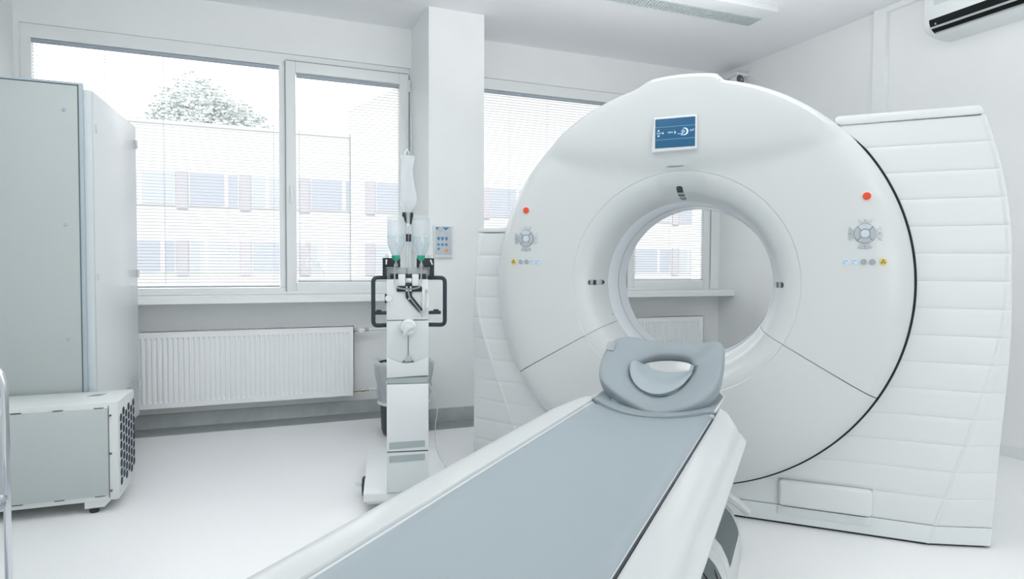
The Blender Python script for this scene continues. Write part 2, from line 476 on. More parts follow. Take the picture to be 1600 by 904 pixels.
# ================================================================== RADIATORS
def radiator(label, x0, x1, valves=True):
    z0, z1, yf, yb = .165, .70, 5.17, 5.25
    t = thing('radiator', label, 'radiator', ((x0 + x1) / 2, 5.21, 0), 0)
    bm = new()
    # front sheet with vertical flutes
    n = int((x1 - x0 - .05) / .0333); xs = x0 + (x1 - x0 - n * .0333) / 2
    cols = [(x0, 0)]
    for k in range(n):
        a = xs + k * .0333; cols += [(a, 0), (a + .005, 1), (a + .016, 1), (a + .021, 0)]
    cols.append((x1, 0))
    zs = [z0, z0 + .035, z0 + .05, z1 - .06, z1 - .045, z1]
    V = []
    for x, g in cols:
        V.append([bm.verts.new((x, yf + (.007 * g if 2 <= j <= 3 else 0), z)) for j, z in enumerate(zs)])
    for i in range(len(V) - 1):
        for j in range(5): bm.faces.new((V[i][j], V[i + 1][j], V[i + 1][j + 1], V[i][j + 1]))
    p = obj('front_panel', bm, 'radiator', t, smooth=True, ang=25)
    bm = new(); add_box(bm, x0, x1, yf + .012, yf + .026, z0, z1 - .01); add_box(bm, x0, x1, yb - .02, yb, z0 + .01, z1 - .01)
    add_box(bm, x0, x0 + .004, yf, yb, z0, z1); add_box(bm, x1 - .004, x1, yf, yb, z0, z1)
    add_box(bm, x0, x1, yf, yf + .012, z1 - .004, z1)
    obj('casing', bm, 'radiator', t)
    bm = new()
    x = x0 + .01
    while x < x1 - .01: add_box(bm, x, x + .006, yf + .012, yb, z1 - .006, z1); x += .014
    obj('top_grille', bm, 'radiator', t)
    bm = new()
    for xx in (x0 + .12, x1 - .45, x1 - .12): add_box(bm, xx - .012, xx + .012, yb, YB - .002, z0 + .03, z1 - .05)
    obj('wall_bracket', bm, 'radiator', t)
    if valves:
        zt, zb = z1 - .035, z0 + .03; y = 5.21
        v = new(); add_tube(v, [(x1, y, zt), (x1 + .03, y, zt)], .013, 12); add_tube(v, [(x1 + .085, y, zt), (x1 + .12, y, zt)], .012, 10)
        obj('valve_body', v, 'brass', t)
        v = new(); add_lathe(v, [(0, -.045), (.018, -.045), (.024, -.038), (.025, .01), (.018, .018), (0, .018)], 20, (x1 + .055, y, zt), 'y')
        add_tube(v, [(x1 + .028, y, zt), (x1 + .088, y, zt)], .014, 12)
        obj('thermostat_knob', v, 'pipe', t)
        v = new(); add_tube(v, [(x1, y, zb), (x1 + .03, y, zb)], .014, 8); add_tube(v, [(x1 + .03, y, zb), (x1 + .06, y, zb)], .010, 12)
        add_tube(v, [(x1 + .06, y, zb), (x1 + .085, y, zb)], .015, 6); add_tube(v, [(x1 + .085, y, zb), (x1 + .12, y, zb)], .011, 8)
        obj('lockshield_valve', v, 'brass', t)
        v = new()
        for z in (zt, zb): add_tube(v, fillet([(x1 + .118, y, z), (1.27, y, z), (1.27, YB - .004, z)], .03), .009, 10)
        obj('pipe', v, 'pipe', t)
    return t
radiator('white fluted panel radiator below the window beside the tall cabinet', -.66, .828)
radiator('white fluted panel radiator seen through the scanner bore', 2.63, 4.13, False)

# ================================================================== SCANNER GANTRY
TH = R(46.3); GL = (1.9577, 2.6087, 0)
G = thing('ct_scanner', 'large white ring-shaped scanner with round bore and blue screen', 'scanner', GL, -TH)
ZC0 = 1.082
PROF = [(.948, .004), (.9475, -.015), (.944, -.038), (.936, -.06), (.923, -.08), (.906, -.096), (.886, -.108), (.862, -.116), (.835, -.12),
        (.80, -.122), (.75, -.121), (.70, -.119), (.65, -.116), (.60, -.112), (.56, -.108), (.528, -.104), (.519, -.1025), (.515, -.099), (.505, -.0985),
        (.49, -.094), (.475, -.0885), (.46, -.080), (.447, -.070), (.436, -.057), (.427, -.042), (.419, -.022), (.412, .004), (.407, .035), (.402, .07), (.399, .098), (.397, .118)]
def sstep(a, b, x):
    t = max(0, min(1, (x - a) / (b - a))); return t * t * (3 - 2 * t)
def face_pt(r, off, phi, lift=0):
    x = r * cos(phi); z = r * sin(phi)
    # hood over the screen: forward step above a shallow curve
    if z > 0:
        h = z - (.517 + .245 * x * x)
        if h > 0 and r > .5:
            w = 1 - sstep(.90, .945, r)
            k_ = sstep(0, .16, h) * sstep(.80, .84, r) * (1 - sstep(.915, .940, r)) * .85
            off += (-.121 - off) * k_
            off -= .036 * (1 - .45 * min(1, (x / .65) ** 2)) * (1 - math.exp(-h / .045)) * w
        if r > .78:
            bump = sstep(-.225, -.12, x) * (1 - sstep(.145, .185, x)) * sstep(.80, .935, r)
            z += .027 * bump
    return Vector((x, off - lift, z + ZC0))
def prof_at(r):
    """front surface offset for radius r on the inward part of the profile"""
    for (r1, o1), (r2, o2) in zip(PROF, PROF[1:]):
        if r2 <= r <= r1: return o1 + (o2 - o1) * ((r1 - r) / max(r1 - r2, 1e-6))
    return PROF[-1][1]
def surf(x, z, lift=0):
    zz = z - ZC0; r = math.hypot(x, zz); return face_pt(r, prof_at(r), math.atan2(zz, x), lift)
def cover(a0, a1, n):
    def P(i, j):
        phi = a0 + (a1 - a0) * i / (n - 1)
        if j == 0: rr_, oo = .940, .02
        elif j == len(PROF) + 1: rr_, oo = .3955, .126
        else: rr_, oo = PROF[j - 1]
        p = face_pt(rr_, oo, phi)
        return p
    bm = grid(P, n, len(PROF) + 2)
    # turned-in lips along both seams
    for i in (0, n - 1):
        phi = a0 + (a1 - a0) * i / (n - 1)
        row = [P(i, j) for j in range(1, len(PROF) + 1)]
        s = 1 if i == 0 else -1
        rowb = [p + Vector((0, .008, 0)) for p in row]
        A = [bm.verts.new(p) for p in row]; B = [bm.verts.new(p) for p in rowb]
        for k in range(len(A) - 1): bm.faces.new((A[k], A[k + 1], B[k + 1], B[k]))
    bmesh.ops.remove_doubles(bm, verts=bm.verts[:], dist=1e-5)
    bmesh.ops.recalc_face_normals(bm, faces=bm.faces[:])
    return bm
SA = R(-30); SB = R(210); gp = .0022
up = obj('upper_cover', cover(SA + gp, SB - gp, 241), 'gantry', G, True, ang=28)
lo = obj('lower_cover', cover(SB + gp, SA + 2 * pi - gp, 121), 'gantry', G, True, ang=28)
def back(i, j):
    phi = 2 * pi * i / 180; r_, o_ = PROF[::2][j]; return face_pt(r_ - .014 if r_ > .84 else (r_ if r_ > .6 else r_ + .006), o_ + (.016 if r_ > .45 else .009), phi)
obj('cover_backing', grid(back, 180, len(PROF[::2]), True), 'keyline', G, True)
gk = new()
def gpt(a, r_, y_): return face_pt(r_, y_, a)
rings = []; NG = 220
for (r_, y_) in ((.944, .000), (.9585, -.004), (.9600, .004), (.9585, .014), (.944, .016)):
    ring = []
    for k in range(NG + 1):
        t_ = k / NG; a = R(166) + R(409.5 - 166) * t_
        w_ = min(1, min(t_, 1 - t_) / .05)
        ring.append(gk.verts.new(face_pt(.944 + (r_ - .944) * w_, y_ + .006 * (1 - w_), a)))
    rings.append(ring)
for i in range(5):
    a, b_ = rings[i], rings[(i + 1) % 5]
    for k in range(NG): gk.faces.new((a[k], a[k + 1], b_[k + 1], b_[k]))
bmesh.ops.recalc_face_normals(gk, faces=gk.faces[:])
obj('dark_gap_strip', gk, 'black', G, True)  # black strip standing in for the dark gap between ring and wings
# drum behind the ring, closed by a rear funnel
def drum(i, j):
    prof = [(.9465, .006), (.9465, .83), (.93, .86), (.90, .87), (.78, .83), (.62, .745), (.50, .65), (.43, .56), (.394, .475), (.3865, .455)]
    r_, o_ = prof[j]; a = 2 * pi * i / 192
    return Vector((r_ * cos(a), o_, max(.02, ZC0 + r_ * sin(a))))
obj('rear_drum', grid(drum, 192, 10, True), 'gantry', G, True)
bt = new(); add_lathe(bt, [(.3975, .118), (.394, .125), (.3905, .298)], 192, (0, 0, ZC0), 'y')
# remove caps made by lathe
for f_ in [f_ for f_ in bt.faces if len(f_.verts) > 8]: bt.faces.remove(f_)
obj('bore_entry_ring', bt, 'bore', G, True)
bt = new(); add_lathe(bt, [(.3905, .298), (.393, .2985), (.393, .3015), (.3895, .302)], 192, (0, 0, ZC0), 'y')
for f_ in [f_ for f_ in bt.faces if len(f_.verts) > 8]: bt.faces.remove(f_)
obj('bore_seam', bt, 'keyline', G, True)
bt = new(); add_lathe(bt, [(.3895, .302), (.3885, .38), (.3870, .456)], 192, (0, 0, ZC0), 'y')
for f_ in [f_ for f_ in bt.faces if len(f_.verts) > 8]: bt.faces.remove(f_)
obj('bore_tube', bt, 'bore', G, True)

# ---- side wings made of stacked horizontal panels
RA = [(1.807, 1.167), (1.615, 1.227), (1.385, 1.268), (1.207, 1.279), (1.004, 1.276), (.875, 1.262), (.692, 1.219), (.424, 1.147), (.203, 1.087), (0, 1.022)]
RO = [(1.807, 1.17), (1.385, 1.272), (1.05, 1.286), (.875, 1.290), (.60, 1.281), (.28, 1.268), (0, 1.252)]
LA = [(1.36, 1.074), (1.25, 1.094), (1.076, 1.104), (.972, 1.106), (.85, 1.078), (.663, 1.016), (.319, .883), (0, .765)]
LO = [(1.36, 1.076), (1.076, 1.108), (.972, 1.118), (.80, 1.140), (.5, 1.145), (0, 1.15)]
def interp(tab, z):
    if z >= tab[0][0]: return tab[0][1]
    for (z1, v1), (z2, v2) in zip(tab, tab[1:]):
        if z2 <= z <= z1:
            t = (z1 - z) / (z1 - z2)
            return v1 + (v2 - v1) * t
    return tab[-1][1]
def smooth_tab(tab, z, d=.05):
    return sum(interp(tab, z + d * k) for k in (-2, -1, 0, 1, 2)) / 5 if tab[-1][0] + .1 < z < tab[0][0] - .1 else interp(tab, z)
def wing(side, arc, outer, ztop, seams):
    bm = new()
    zb = sorted(seams) + [ztop]
    for z0, z1 in zip(zb, zb[1:]):
        rows = []
        hgt = z1 - z0
        for t, dy in ((0, .0030), (.025, .0014), (.06, .0002), (.2, -.0008), (.5, -.0013), (.8, -.0008), (.94, .0002), (.975, .0014), (1, .0030)):
            z = z0 + hgt * t
            xa = smooth_tab(arc, z); xo = max(smooth_tab(outer, z), xa + .004)
            dz = z - ZC0; xi = math.sqrt(max(.80 - dz * dz, 0)) if abs(dz) < .89 else 0
            xi = max(xi, .0)
            m = xo - xa
            yo = min(.07, m * .5)
            pts = [(xi, dy), (xi + (xa - xi) * .5, dy), (xa - .018, dy), (xa - .008, dy - .004), (xa - .001, min(dy, .001) - .004), (xa + .003, dy), (xa + .2 * m + .0035, .2 * yo + dy),
                   (xa + m * .9, yo * .9 + dy), (xo - .001, yo + dy * .5), (xo + .003, yo + .010), (xo + .004, yo + .05), (xo - .002, .84)]
            rows.append([bm.verts.new((side * p[0], p[1], z)) for p in pts])
        for a, b_ in zip(rows, rows[1:]):
            for k in range(len(a) - 1): bm.faces.new((a[k], a[k + 1], b_[k + 1], b_[k]))
    bmesh.ops.remove_doubles(bm, verts=bm.verts[:], dist=1e-5)
    bmesh.ops.recalc_face_normals(bm, faces=bm.faces[:])
    # make sure normals face the front
    if sum(f_.normal.y * f_.calc_area() for f_ in bm.faces) > 0: bmesh.ops.reverse_faces(bm, faces=bm.faces[:])
    return bm
seams = [.086] + [.204 + .1127 * k for k in range(14)]
obj('side_panelling', wing(1, RA, RO, 1.772, [s for s in seams if s < 1.7]), 'gantry2', G, True, ang=20)
obj('side_panelling', wing(-1, LA, LO, 1.338, [s for s in seams if s < 1.3]), 'gantry2', G, True, ang=20)
# lids
def lid(side, x0, x1, z0, z1, slope):
    bm = new()
    poly = [(side * x0, z0 + .010), (side * (x0 + .018), z0), (side * (x1 + .012), z0 + .004), (side * (x1 + .012), z0 + .022), (side * x1, z1), (side * (x0 + .008), z1), (side * (x0 - .004), z1 - .01)]
    add_prism(bm, poly, -.006, .85, 'y', .004, 2); return bm
obj('top_lid', lid(1, .640, 1.160, 1.7728, 1.812, 0), 'gantry2', G, True)
obj('top_lid', lid(-1, .885, 1.078, 1.3388, 1.366, 0), 'gantry2', G, True)
# base skirt
def skirt(side, arc, outer):
    bm = new(); rows = []
    for z in (.010, .045, .0852):
        xa = interp(arc, z); xo = interp(outer, z); m = xo - xa
        pts = [(0, .0), (xa - .014, .0), (xa - .003, -.004), (xa + .004, .001), (xa + m * .9, .063), (xo, .072), (xo + .004, .085), (xo, .84)]
        rows.append([bm.verts.new((side * p[0], p[1], z)) for p in pts])
    for a, b_ in zip(rows, rows[1:]):
        for k in range(len(a) - 1): bm.faces.new((a[k], a[k + 1], b_[k + 1], b_[k]))
    return bm
bm = skirt(1, RA, RO)
b2_ = skirt(-1, LA, LO); me_ = bpy.data.meshes.new('x'); b2_.to_mesh(me_); b2_.free(); bm.from_mesh(me_); bpy.data.meshes.remove(me_)
bmesh.ops.remove_doubles(bm, verts=bm.verts[:], dist=1e-5); bmesh.ops.recalc_face_normals(bm, faces=bm.faces[:])
obj('base_skirt', bm, 'skirt', G, True, ang=20)
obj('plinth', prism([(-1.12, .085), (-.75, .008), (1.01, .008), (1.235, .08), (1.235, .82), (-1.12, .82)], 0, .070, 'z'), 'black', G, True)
# pull-out foot panel on the right of the base
bm = new(); add_box(bm, .438, .812, -.028, .004, .090, .208, .022, 5); fp = obj('foot_panel', bm, 'gantry2', G, True)
bm = new(); add_box(bm, .4368, .8132, -.0006, .002, .0890, .2092, .0003); obj('foot_panel_gap', bm, 'grey', G, True)
def scoop(i, j):
    u = i / 16; v = j / 6
    x = .436 + .374 * u; z = .088 - .043 * v
    edge = min(1, min(u, 1 - u) / .06)
    return Vector((x, -.003 - .018 * (1 - v) ** 1.3 * edge, z))
obj('grip_recess', grid(scoop, 17, 7), 'skirt', G, True)

# ---- blue screen on the hood
def hood_pt(x, z, lift): return surf(x, z, lift)
a_, b_, c_, d_ = hood_pt(-.112, 1.836, .0), hood_pt(.082, 1.840, .0), hood_pt(.082, 1.688, .0), hood_pt(-.112, 1.684, .0)
lean = (a_ + b_) / 2 - (c_ + d_) / 2; lean.normalize()
bx = new(); sy = min(p.y for p in (a_, b_, c_, d_)) - .010
add_prism(bx, [(-.122, 1.680), (.081, 1.684), (.081, 1.838), (-.112, 1.838)], sy, sy + .03, 'y', .005, 3)
bez = obj('screen_bezel', bx, 'gantry2', G, True)
bx = new(); add_box(bx, -.104, .074, sy - .002, sy + .004, 1.697, 1.829, .004, 3)
scr = obj('display_screen', bx, 'screen', G, True)
ys = sy - .0026
bm = new()
for z in (1.791, 1.735): add_box(bm, -.103, .073, ys, ys + .001, z - .0006, z + .0006)
obj('screen_rule', bm, 'line', scr, True, False)
def add_text(dst, s, size, x, z):
    tb = text_bm(s, size, (x, ys - .0002, z), (1, 0, 0), (0, 0, 1)); me = bpy.data.meshes.new('x'); tb.to_mesh(me); tb.free(); dst.from_mesh(me); bpy.data.meshes.remove(me)
bm = new()
zc = 1.764
add_text(bm, '125.0', .0105, -.087, zc); add_text(bm, '400.0', .0105, -.036, zc + .001); add_text(bm, "0.0°", .012, .061, zc + .004)
for pts in ([(-.094, zc + .009), (-.082, zc + .009), (-.088, zc + .017)], [(-.082, zc - .009), (-.094, zc - .009), (-.088, zc - .017)],
            [(-.066, zc + .006), (-.066, zc - .006), (-.073, zc)], [(-.017, zc + .008), (-.010, zc), (-.017, zc - .008)]):
    add_poly(bm, [(x, ys - .0002, z) for x, z in pts])
add_box(bm, -.070, -.066, ys - .0003, ys, zc - .0012, zc + .0012)
# crescent and table icon
n = 24
for k in range(n):
    t0, t1 = [-.62 * pi + 1.24 * pi * q / n for q in (k, k + 1)]
    o1 = [(.028 + .0165 * cos(t_), zc + .001 + .0165 * sin(t_)) for t_ in (t0, t1)]
    i1 = [(.0235 + .0135 * cos(t_), zc + .001 + .0135 * sin(t_)) for t_ in (t0, t1)]
    add_poly(bm, [(p[0], ys - .0002, p[1]) for p in (o1[0], o1[1], i1[1], i1[0])])
for rad in (.0075, .0035):
    for k in range(n):
        t0, t1 = 2 * pi * k / n, 2 * pi * (k + 1) / n
        add_poly(bm, [(.0215 + q * cos(t_), ys - .0002, zc + .002 + q * sin(t_)) for q, t_ in ((rad, t0), (rad, t1), (rad - .0014, t1), (rad - .0014, t0))])
add_box(bm, -.002, .022, ys - .0003, ys, zc - .0085, zc - .0065); add_box(bm, .012, .026, ys - .0003, ys, zc - .015, zc - .012)
obj('screen_readout', bm, 'ink', scr, True, False)

# ---- indicator slot, speaker grille, laser windows
def patch(x0, x1, z0, z1, lift, nx=8, nz=6):
    bm = grid(lambda i, j: surf(x0 + (x1 - x0) * i / (nx - 1), z0 + (z1 - z0) * j / (nz - 1), lift), nx, nz)
    if len(bm.faces) and sum(f_.normal.y for f_ in bm.faces) > 0: pass
    bmesh.ops.solidify(bm, geom=bm.faces[:], thickness=.0012)
    return bm
obj('status_slot', patch(-.055, .016, 1.617, 1.6215, .001, 6, 2), 'grey', G, True)
bm = new()
for i in range(36):
    for j in range(10):
        phi = R(90 + 13.2 - 26.4 * i / 35); r_ = .505 - .0088 * j
        if abs(i - 17.5) < 2.4 and j > 5: continue
        if (j in (0, 9) and (i < 2 or i > 33)): continue
        o_ = prof_at(r_); p = face_pt(r_, o_, phi, .0012); q = face_pt(r_ - .002, prof_at(r_ - .002), phi, .0012)
        dr = (q - p).normalized(); tx = Vector((sin(phi), 0, -cos(phi)))
        add_poly(bm, [p + dr * .0015 * cos(a) + tx * .0015 * sin(a) for a in [2 * pi * k / 6 for k in range(6)]])
obj('speaker_grille', bm, 'dots', G, True, False)
def laser(phi, r0_, r1_, hw):
    bm = new(); n_ = 12; lifts = .0012
    def P(i, j):
        t = i / (n_ - 1); rc = r0_ + (r1_ - r0_) * t
        w = hw * (min(1, (1 - (1 - min(t, 1 - t) / .12) ** 2) ** .5) if min(t, 1 - t) < .12 else 1)
        w = max(w, hw * .45)
        a = phi + (w * (j / 4 * 2 - 1)) / rc
        return face_pt(rc, prof_at(rc), a, lifts)
    b0 = grid(P, n_, 5); bmesh.ops.solidify(b0, geom=b0.faces[:], thickness=.001); return b0
def laser_bits(phi, r0_, r1_, hw, name, bands):
    o = obj(name, laser(phi, r0_, r1_, hw), 'smoke', G, True)
    for a, c in bands:
        bt_ = grid(lambda i, j: face_pt(r0_ + (r1_ - r0_) * (a + (c - a) * i / 4), prof_at(r0_ + (r1_ - r0_) * (a + (c - a) * i / 4)), phi + hw * .98 * (j / 4 * 2 - 1) / .42, .002), 5, 5)
        obj('lens_strip', bt_, 'smokelite', o, True)
laser_bits(R(180), .446, .402, .0125, 'laser_window', [(.18, .42), (.62, .9)])
laser_bits(R(0), .446, .402, .0125, 'laser_window', [(.25, .5), (.7, .95)])
laser_bits(R(91.2), .452, .401, .0145, 'laser_window', [(.52, .66), (.78, .9)])
# tiny positioning hole
bm = new(); p = face_pt(.400, .09, R(204)); add_lathe(bm, [(.004, -.002), (.004, .002)], 12, p, 'y'); obj('set_screw', bm, 'grey', G, True)

# ---- operator key groups
def keypad(cx, s):
    """cx centre x; s=+1 right group, -1 left group (mirrored order)"""
    cz = 1.300
    def sp(x, z, l): return surf(x, z, l)
    def disc(x, z, r_, l, n_=32, h=.003, bm=None):
        bm = bm or new(); p = sp(x, z, 0)
        add_lathe(bm, [(r_, .002), (r_, -l - h + .001), (r_ - .001, -l - h), (0, -l - h)], n_, p, 'y'); return bm
    base = obj('control_keypad', disc(cx, cz, .041, 0, 48, .0028), 'keyline', G, True)
    p0 = sp(cx, cz, 0).y - .0034
    for q in range(4):
        bm = new(); a0 = R(45 + 90 * q + 3); a1 = R(135 + 90 * q - 3); n_ = 10
        out = [(cx + .0395 * cos(a0 + (a1 - a0) * k / n_), cz + .0395 * sin(a0 + (a1 - a0) * k / n_)) for k in range(n_ + 1)]
        inn = [(cx + .0205 * cos(a1 + (a0 - a1) * k / n_), cz + .0205 * sin(a1 + (a0 - a1) * k / n_)) for k in range(n_ + 1)]
        add_prism(bm, out + inn, p0 - .002, p0 + .001, 'y')
        obj('quadrant_key', bm, 'grey' if q in (2, 3, 1) else 'grey2', base, True)
        # arrow keys outside the dial
        bm = new(); a = R(90 * q); w0, w1, i0, i1 = .017, .0285, .047, .062
        raw = [(i0 - .002, -w0), (i0, 0), (i0 - .002, w0), (i1 - .004, w1), (i1, 0), (i1 - .004, -w1)]
        pts = [(cx + u * cos(a) - v * sin(a), cz + u * sin(a) + v * cos(a)) for u, v in raw]
        yy = sp(cx + .055 * cos(a), cz + .055 * sin(a), 0).y
        add_prism(bm, pts, yy - .0045, yy + .002, 'y', .001, 1)
        obj('arrow_key', bm, ('grey2', 'grey2', 'grey', 'grey')[q], base, True)
        bm = new(); tx, tz = cx + .054 * cos(a), cz + .054 * sin(a)
        tri = [(.004, 0), (-.003, .004), (-.003, -.004)]
        add_poly(bm, [(tx + u * cos(a) - v * sin(a), yy - .0049, tz + u * sin(a) + v * cos(a)) for u, v in tri])
        obj('arrow_mark', bm, 'keyline', base, True, False)
    obj('centre_button', disc(cx, cz, .0185, .001, 32, .004), 'steel', base, True)
    bm = new()
    for k in range(4):
        a = R(45 + 90 * k); x_, z_ = cx + .0075 * cos(a), cz + .0075 * sin(a)
        add_lathe(bm, [(.0042, .0), (.0042, -.001), (0, -.001)], 12, (x_, sp(x_, z_, .0048).y, z_), 'y')
    obj('centre_mark', bm, 'paleblue', base, True)
    # red stop button with pale collar
    zr = 1.453 if s > 0 else 1.441
    xr = cx + (.004 if s > 0 else 0)
    obj('button_collar', disc(xr, zr, .0205, 0, 32, .003), 'gantry2', G, True)
    obj('stop_button', disc(xr, zr, .0155, .003, 32, .005), 'red', G, True)
    # row of five round buttons
    mats_ = ['paleblue', 'paleblue', 'grey', 'grey', 'yellow']; xs_ = [-.068, -.036, -.003, .029, .068]
    for m_, dx in zip(mats_, xs_):
        x = cx + s * dx; z = 1.1835
        o = obj('round_button', disc(x, z, .0125 if m_ != 'yellow' else .014, 0, 24, .004), m_, G, True)
        if m_ == 'yellow':
            bm = new(); yy = sp(x, z, 0).y - .0045
            for k in range(3):
                a0 = R(90 + 120 * k - 30)
                add_poly(bm, [(x, yy, z)] + [(x + .009 * cos(a0 + R(60) * q / 5), yy, z + .009 * sin(a0 + R(60) * q / 5)) for q in range(6)])
            obj('button_symbol', bm, 'brown', o, True, False)
        else:
            bm = new(); yy = sp(x, z, 0).y - .0045; n_ = 20
            for k in range(n_ - (5 if m_ == 'paleblue' else 0)):
                t0, t1 = 2 * pi * k / n_, 2 * pi * (k + 1) / n_
                add_poly(bm, [(x + q * cos(t_), yy, z + q * sin(t_)) for q, t_ in ((.0075, t0), (.0075, t1), (.0055, t1), (.0055, t0))])
            obj('button_symbol', bm, 'blue' if m_ == 'paleblue' else 'keyline', o, True, False)
keypad(.754, 1); keypad(-.756, -1)

# ================================================================== PATIENT TABLE (gantry coordinates)
T = thing('patient_table', 'long white patient table running into the scanner', 'table', GL, -TH)
ZT = .625
def sweep(sec, ys_, fn=None, cap=True):
    """sec: closed list of (x,z); ys_: list of y"""
    bm = new(); rows = []
    for y in ys_:
        s_ = fn(y, sec) if fn else sec
        rows.append([bm.verts.new((x, y, z)) for x, z in s_])
    n = len(sec)
    for a, b_ in zip(rows, rows[1:]):
        for k in range(n): bm.faces.new((a[k], a[(k + 1) % n], b_[(k + 1) % n], b_[k]))
    if cap: bm.faces.new(rows[0][::-1]); bm.faces.new(rows[-1])
    bmesh.ops.recalc_face_normals(bm, faces=bm.faces[:]); return bm
YN = -3.05
# white side rails: top deck, rounded outer shoulder, side wall
def rail(s):
    B0 = .2452 if s > 0 else .240
    outer = [(B0, .621), (B0 + .004, .6265), (.262, .630), (.300, .630), (.322, .628), (.331, .622), (.337, .609), (.340, .598), (.347, .591), (.357, .586), (.363, .577), (.3585, .555), (.340, .50), (.315, .43), (.300, .40), (B0, .40)]
    def fn(y, sec):
        # the free end tapers in at the shoulder
        t = sstep(-1.06, -.60, y) if s > 0 else sstep(-.98, -.56, y)
        out = []
        lim = .375
        if y > -1.06:
            pts = [(-1.06, .372), (-.90, .372), (-.875, .366), (-.70, .305), (-.675, .293), (-.655, .278), (-.64, .262)] if s > 0 else [(-1.06, .375), (-.90, .372), (-.78, .357), (-.70, .338), (-.64, .32), (-.61, .30), (-.598, .28)]
            lim = pts[-1][1]
            for (y0, l0), (y1, l1) in zip(pts, pts[1:]):
                if y0 <= y <= y1: lim = l0 + (l1 - l0) * (y - y0) / (y1 - y0)
        for x, z in sec:
            x2 = B0 + (x - B0) * min(1, (lim - B0) / (.37 - B0))
            out.append((s * x2, z))
        return out
    end = -.64 if s > 0 else -.598
    ysl = [YN, YN + .01, -2, -1.5, -1.06, -1.0, -.95, -.90, -.885, -.875, -.86, -.82, -.78, -.74, -.70, -.67, -.65] + ([-.64] if s > 0 else [-.63, -.61, -.598])
    return sweep([(x, z) for x, z in outer], ysl, fn)
obj('side_rail', rail(1), 'tabwhite', T, True, ang=40)
obj('side_rail', rail(-1), 'tabwhite', T, True, ang=40)
# sliding cradle (tray under mattress) with pale edge
def sag(x): return .028 * (1 - (min(abs(x), .235) / .235) ** 2)
xs_c = [-.236 + .472 * k / 24 for k in range(25)]
sec = [(x, .612 - sag(x)) for x in xs_c] + [(x, .590 - sag(x)) for x in xs_c[::-1]]
sec[0] = (-.239, .620); sec[24] = (.239, .620)
obj('sliding_cradle', sweep(sec, [YN + .02, -2, -1, -.62]), 'edge', T, True)
bm = new()
for s in (1,): add_box(bm, .2393, .2450, YN + .02, -.72, .60, .6232)
obj('cradle_gap', bm, 'black', T, True)
obj('table_top_core', box(-.245, .245, YN + .01, -.72, .40, .560, .004), 'tabwhite', T, True)
bm = new(); add_box(bm, .236, .246, -.845, -.800, .604, .6225, .003, 2); add_box(bm, .229, .247, -.795, -.775, .612, .634, .003, 2)
obj('latch', bm, 'cabfront', T, True)
# bellows, lifting column and rounded foot
bm = new()
for k in range(7):
    z = .235 + .026 * k; add_box(bm, -.20, .20, -2.55, -.95, z, z + .012, .004); add_box(bm, -.19, .19, -2.54, -.96, z + .010, z + .028)
obj('lift_bellows', bm, 'skirt', T, True)
def foot_sec(w=1.0):
    return [(.0, .235), (.16, .235), (.205, .228), (.245, .212), (.278, .178), (.300, .135), (.311, .09), (.316, .04), (.316, .004), (0, .004)]
full = foot_sec() + [(-x, z) for x, z in foot_sec()[::-1][1:-1]]
obj('table_foot', sweep(full, [-2.95, -2.9, -1.6, -.43]), 'tabwhite', T, True, ang=35)
bm = new()
def foot_pt(t, lift=.0015):
    P_ = foot_sec()[2:8]; L_ = [0]
    for a, b_ in zip(P_, P_[1:]): L_.append(L_[-1] + math.dist(a, b_))
    d = t * L_[-1]
    for k in range(len(P_) - 1):
        if L_[k] <= d <= L_[k + 1] + 1e-9:
            q = (d - L_[k]) / (L_[k + 1] - L_[k]); a, b_ = P_[k], P_[k + 1]
            nx, nz = (b_[1] - a[1]), -(b_[0] - a[0]); l = math.hypot(nx, nz)
            return a[0] + (b_[0] - a[0]) * q - nx / l * lift, a[1] + (b_[1] - a[1]) * q - nz / l * lift
def footpad(y0, y1):
    def P(i, j):
        t = .12 + .60 * i / 12; x, z = foot_pt(t, .002); return Vector((x, y0 + (y1 - y0) * j / 8, z))
    b0 = grid(P, 13, 9); bmesh.ops.solidify(b0, geom=b0.faces[:], thickness=.001); return b0
obj('grey_foot_pad', footpad(-.80, -.475), 'tabgrey', T, True)
pd = obj('grey_foot_pad', footpad(-1.42, -.975), 'tabgrey', T, True)
def arcline(y0, y1, ta, tb):
    pts = []
    for k in range(13):
        t = ta + (tb - ta) * k / 12; x, z = foot_pt(t, .0035); pts.append((x, y0 + (y1 - y0) * k / 12, z))
    return tube(pts, [.001 + .0022 * sin(pi * k / 12) for k in range(13)], 6)
obj('pad_groove', arcline(-1.10, -1.13, .16, .62), 'black', pd, True)
obj('pad_groove', arcline(-1.01, -1.06, .38, .70), 'black', pd, True)
obj('foot_seam', tube([(foot_pt(k / 12, .0004)[0], -.885, foot_pt(k / 12, .0004)[1]) for k in range(13)], .0012, 6), 'grey2', T, True)
fl_ = new()
sec2 = [(.13, .262), (.20, .262), (.262, .248), (.305, .222), (.345, .190), (.352, .182), (.335, .168), (.300, .198), (.255, .226), (.20, .242), (.13, .242)]
add_prism(fl_, sec2, -.455, -.40, 'y', .003, 2)
obj('foot_flange', fl_, 'tabwhite', T, True)

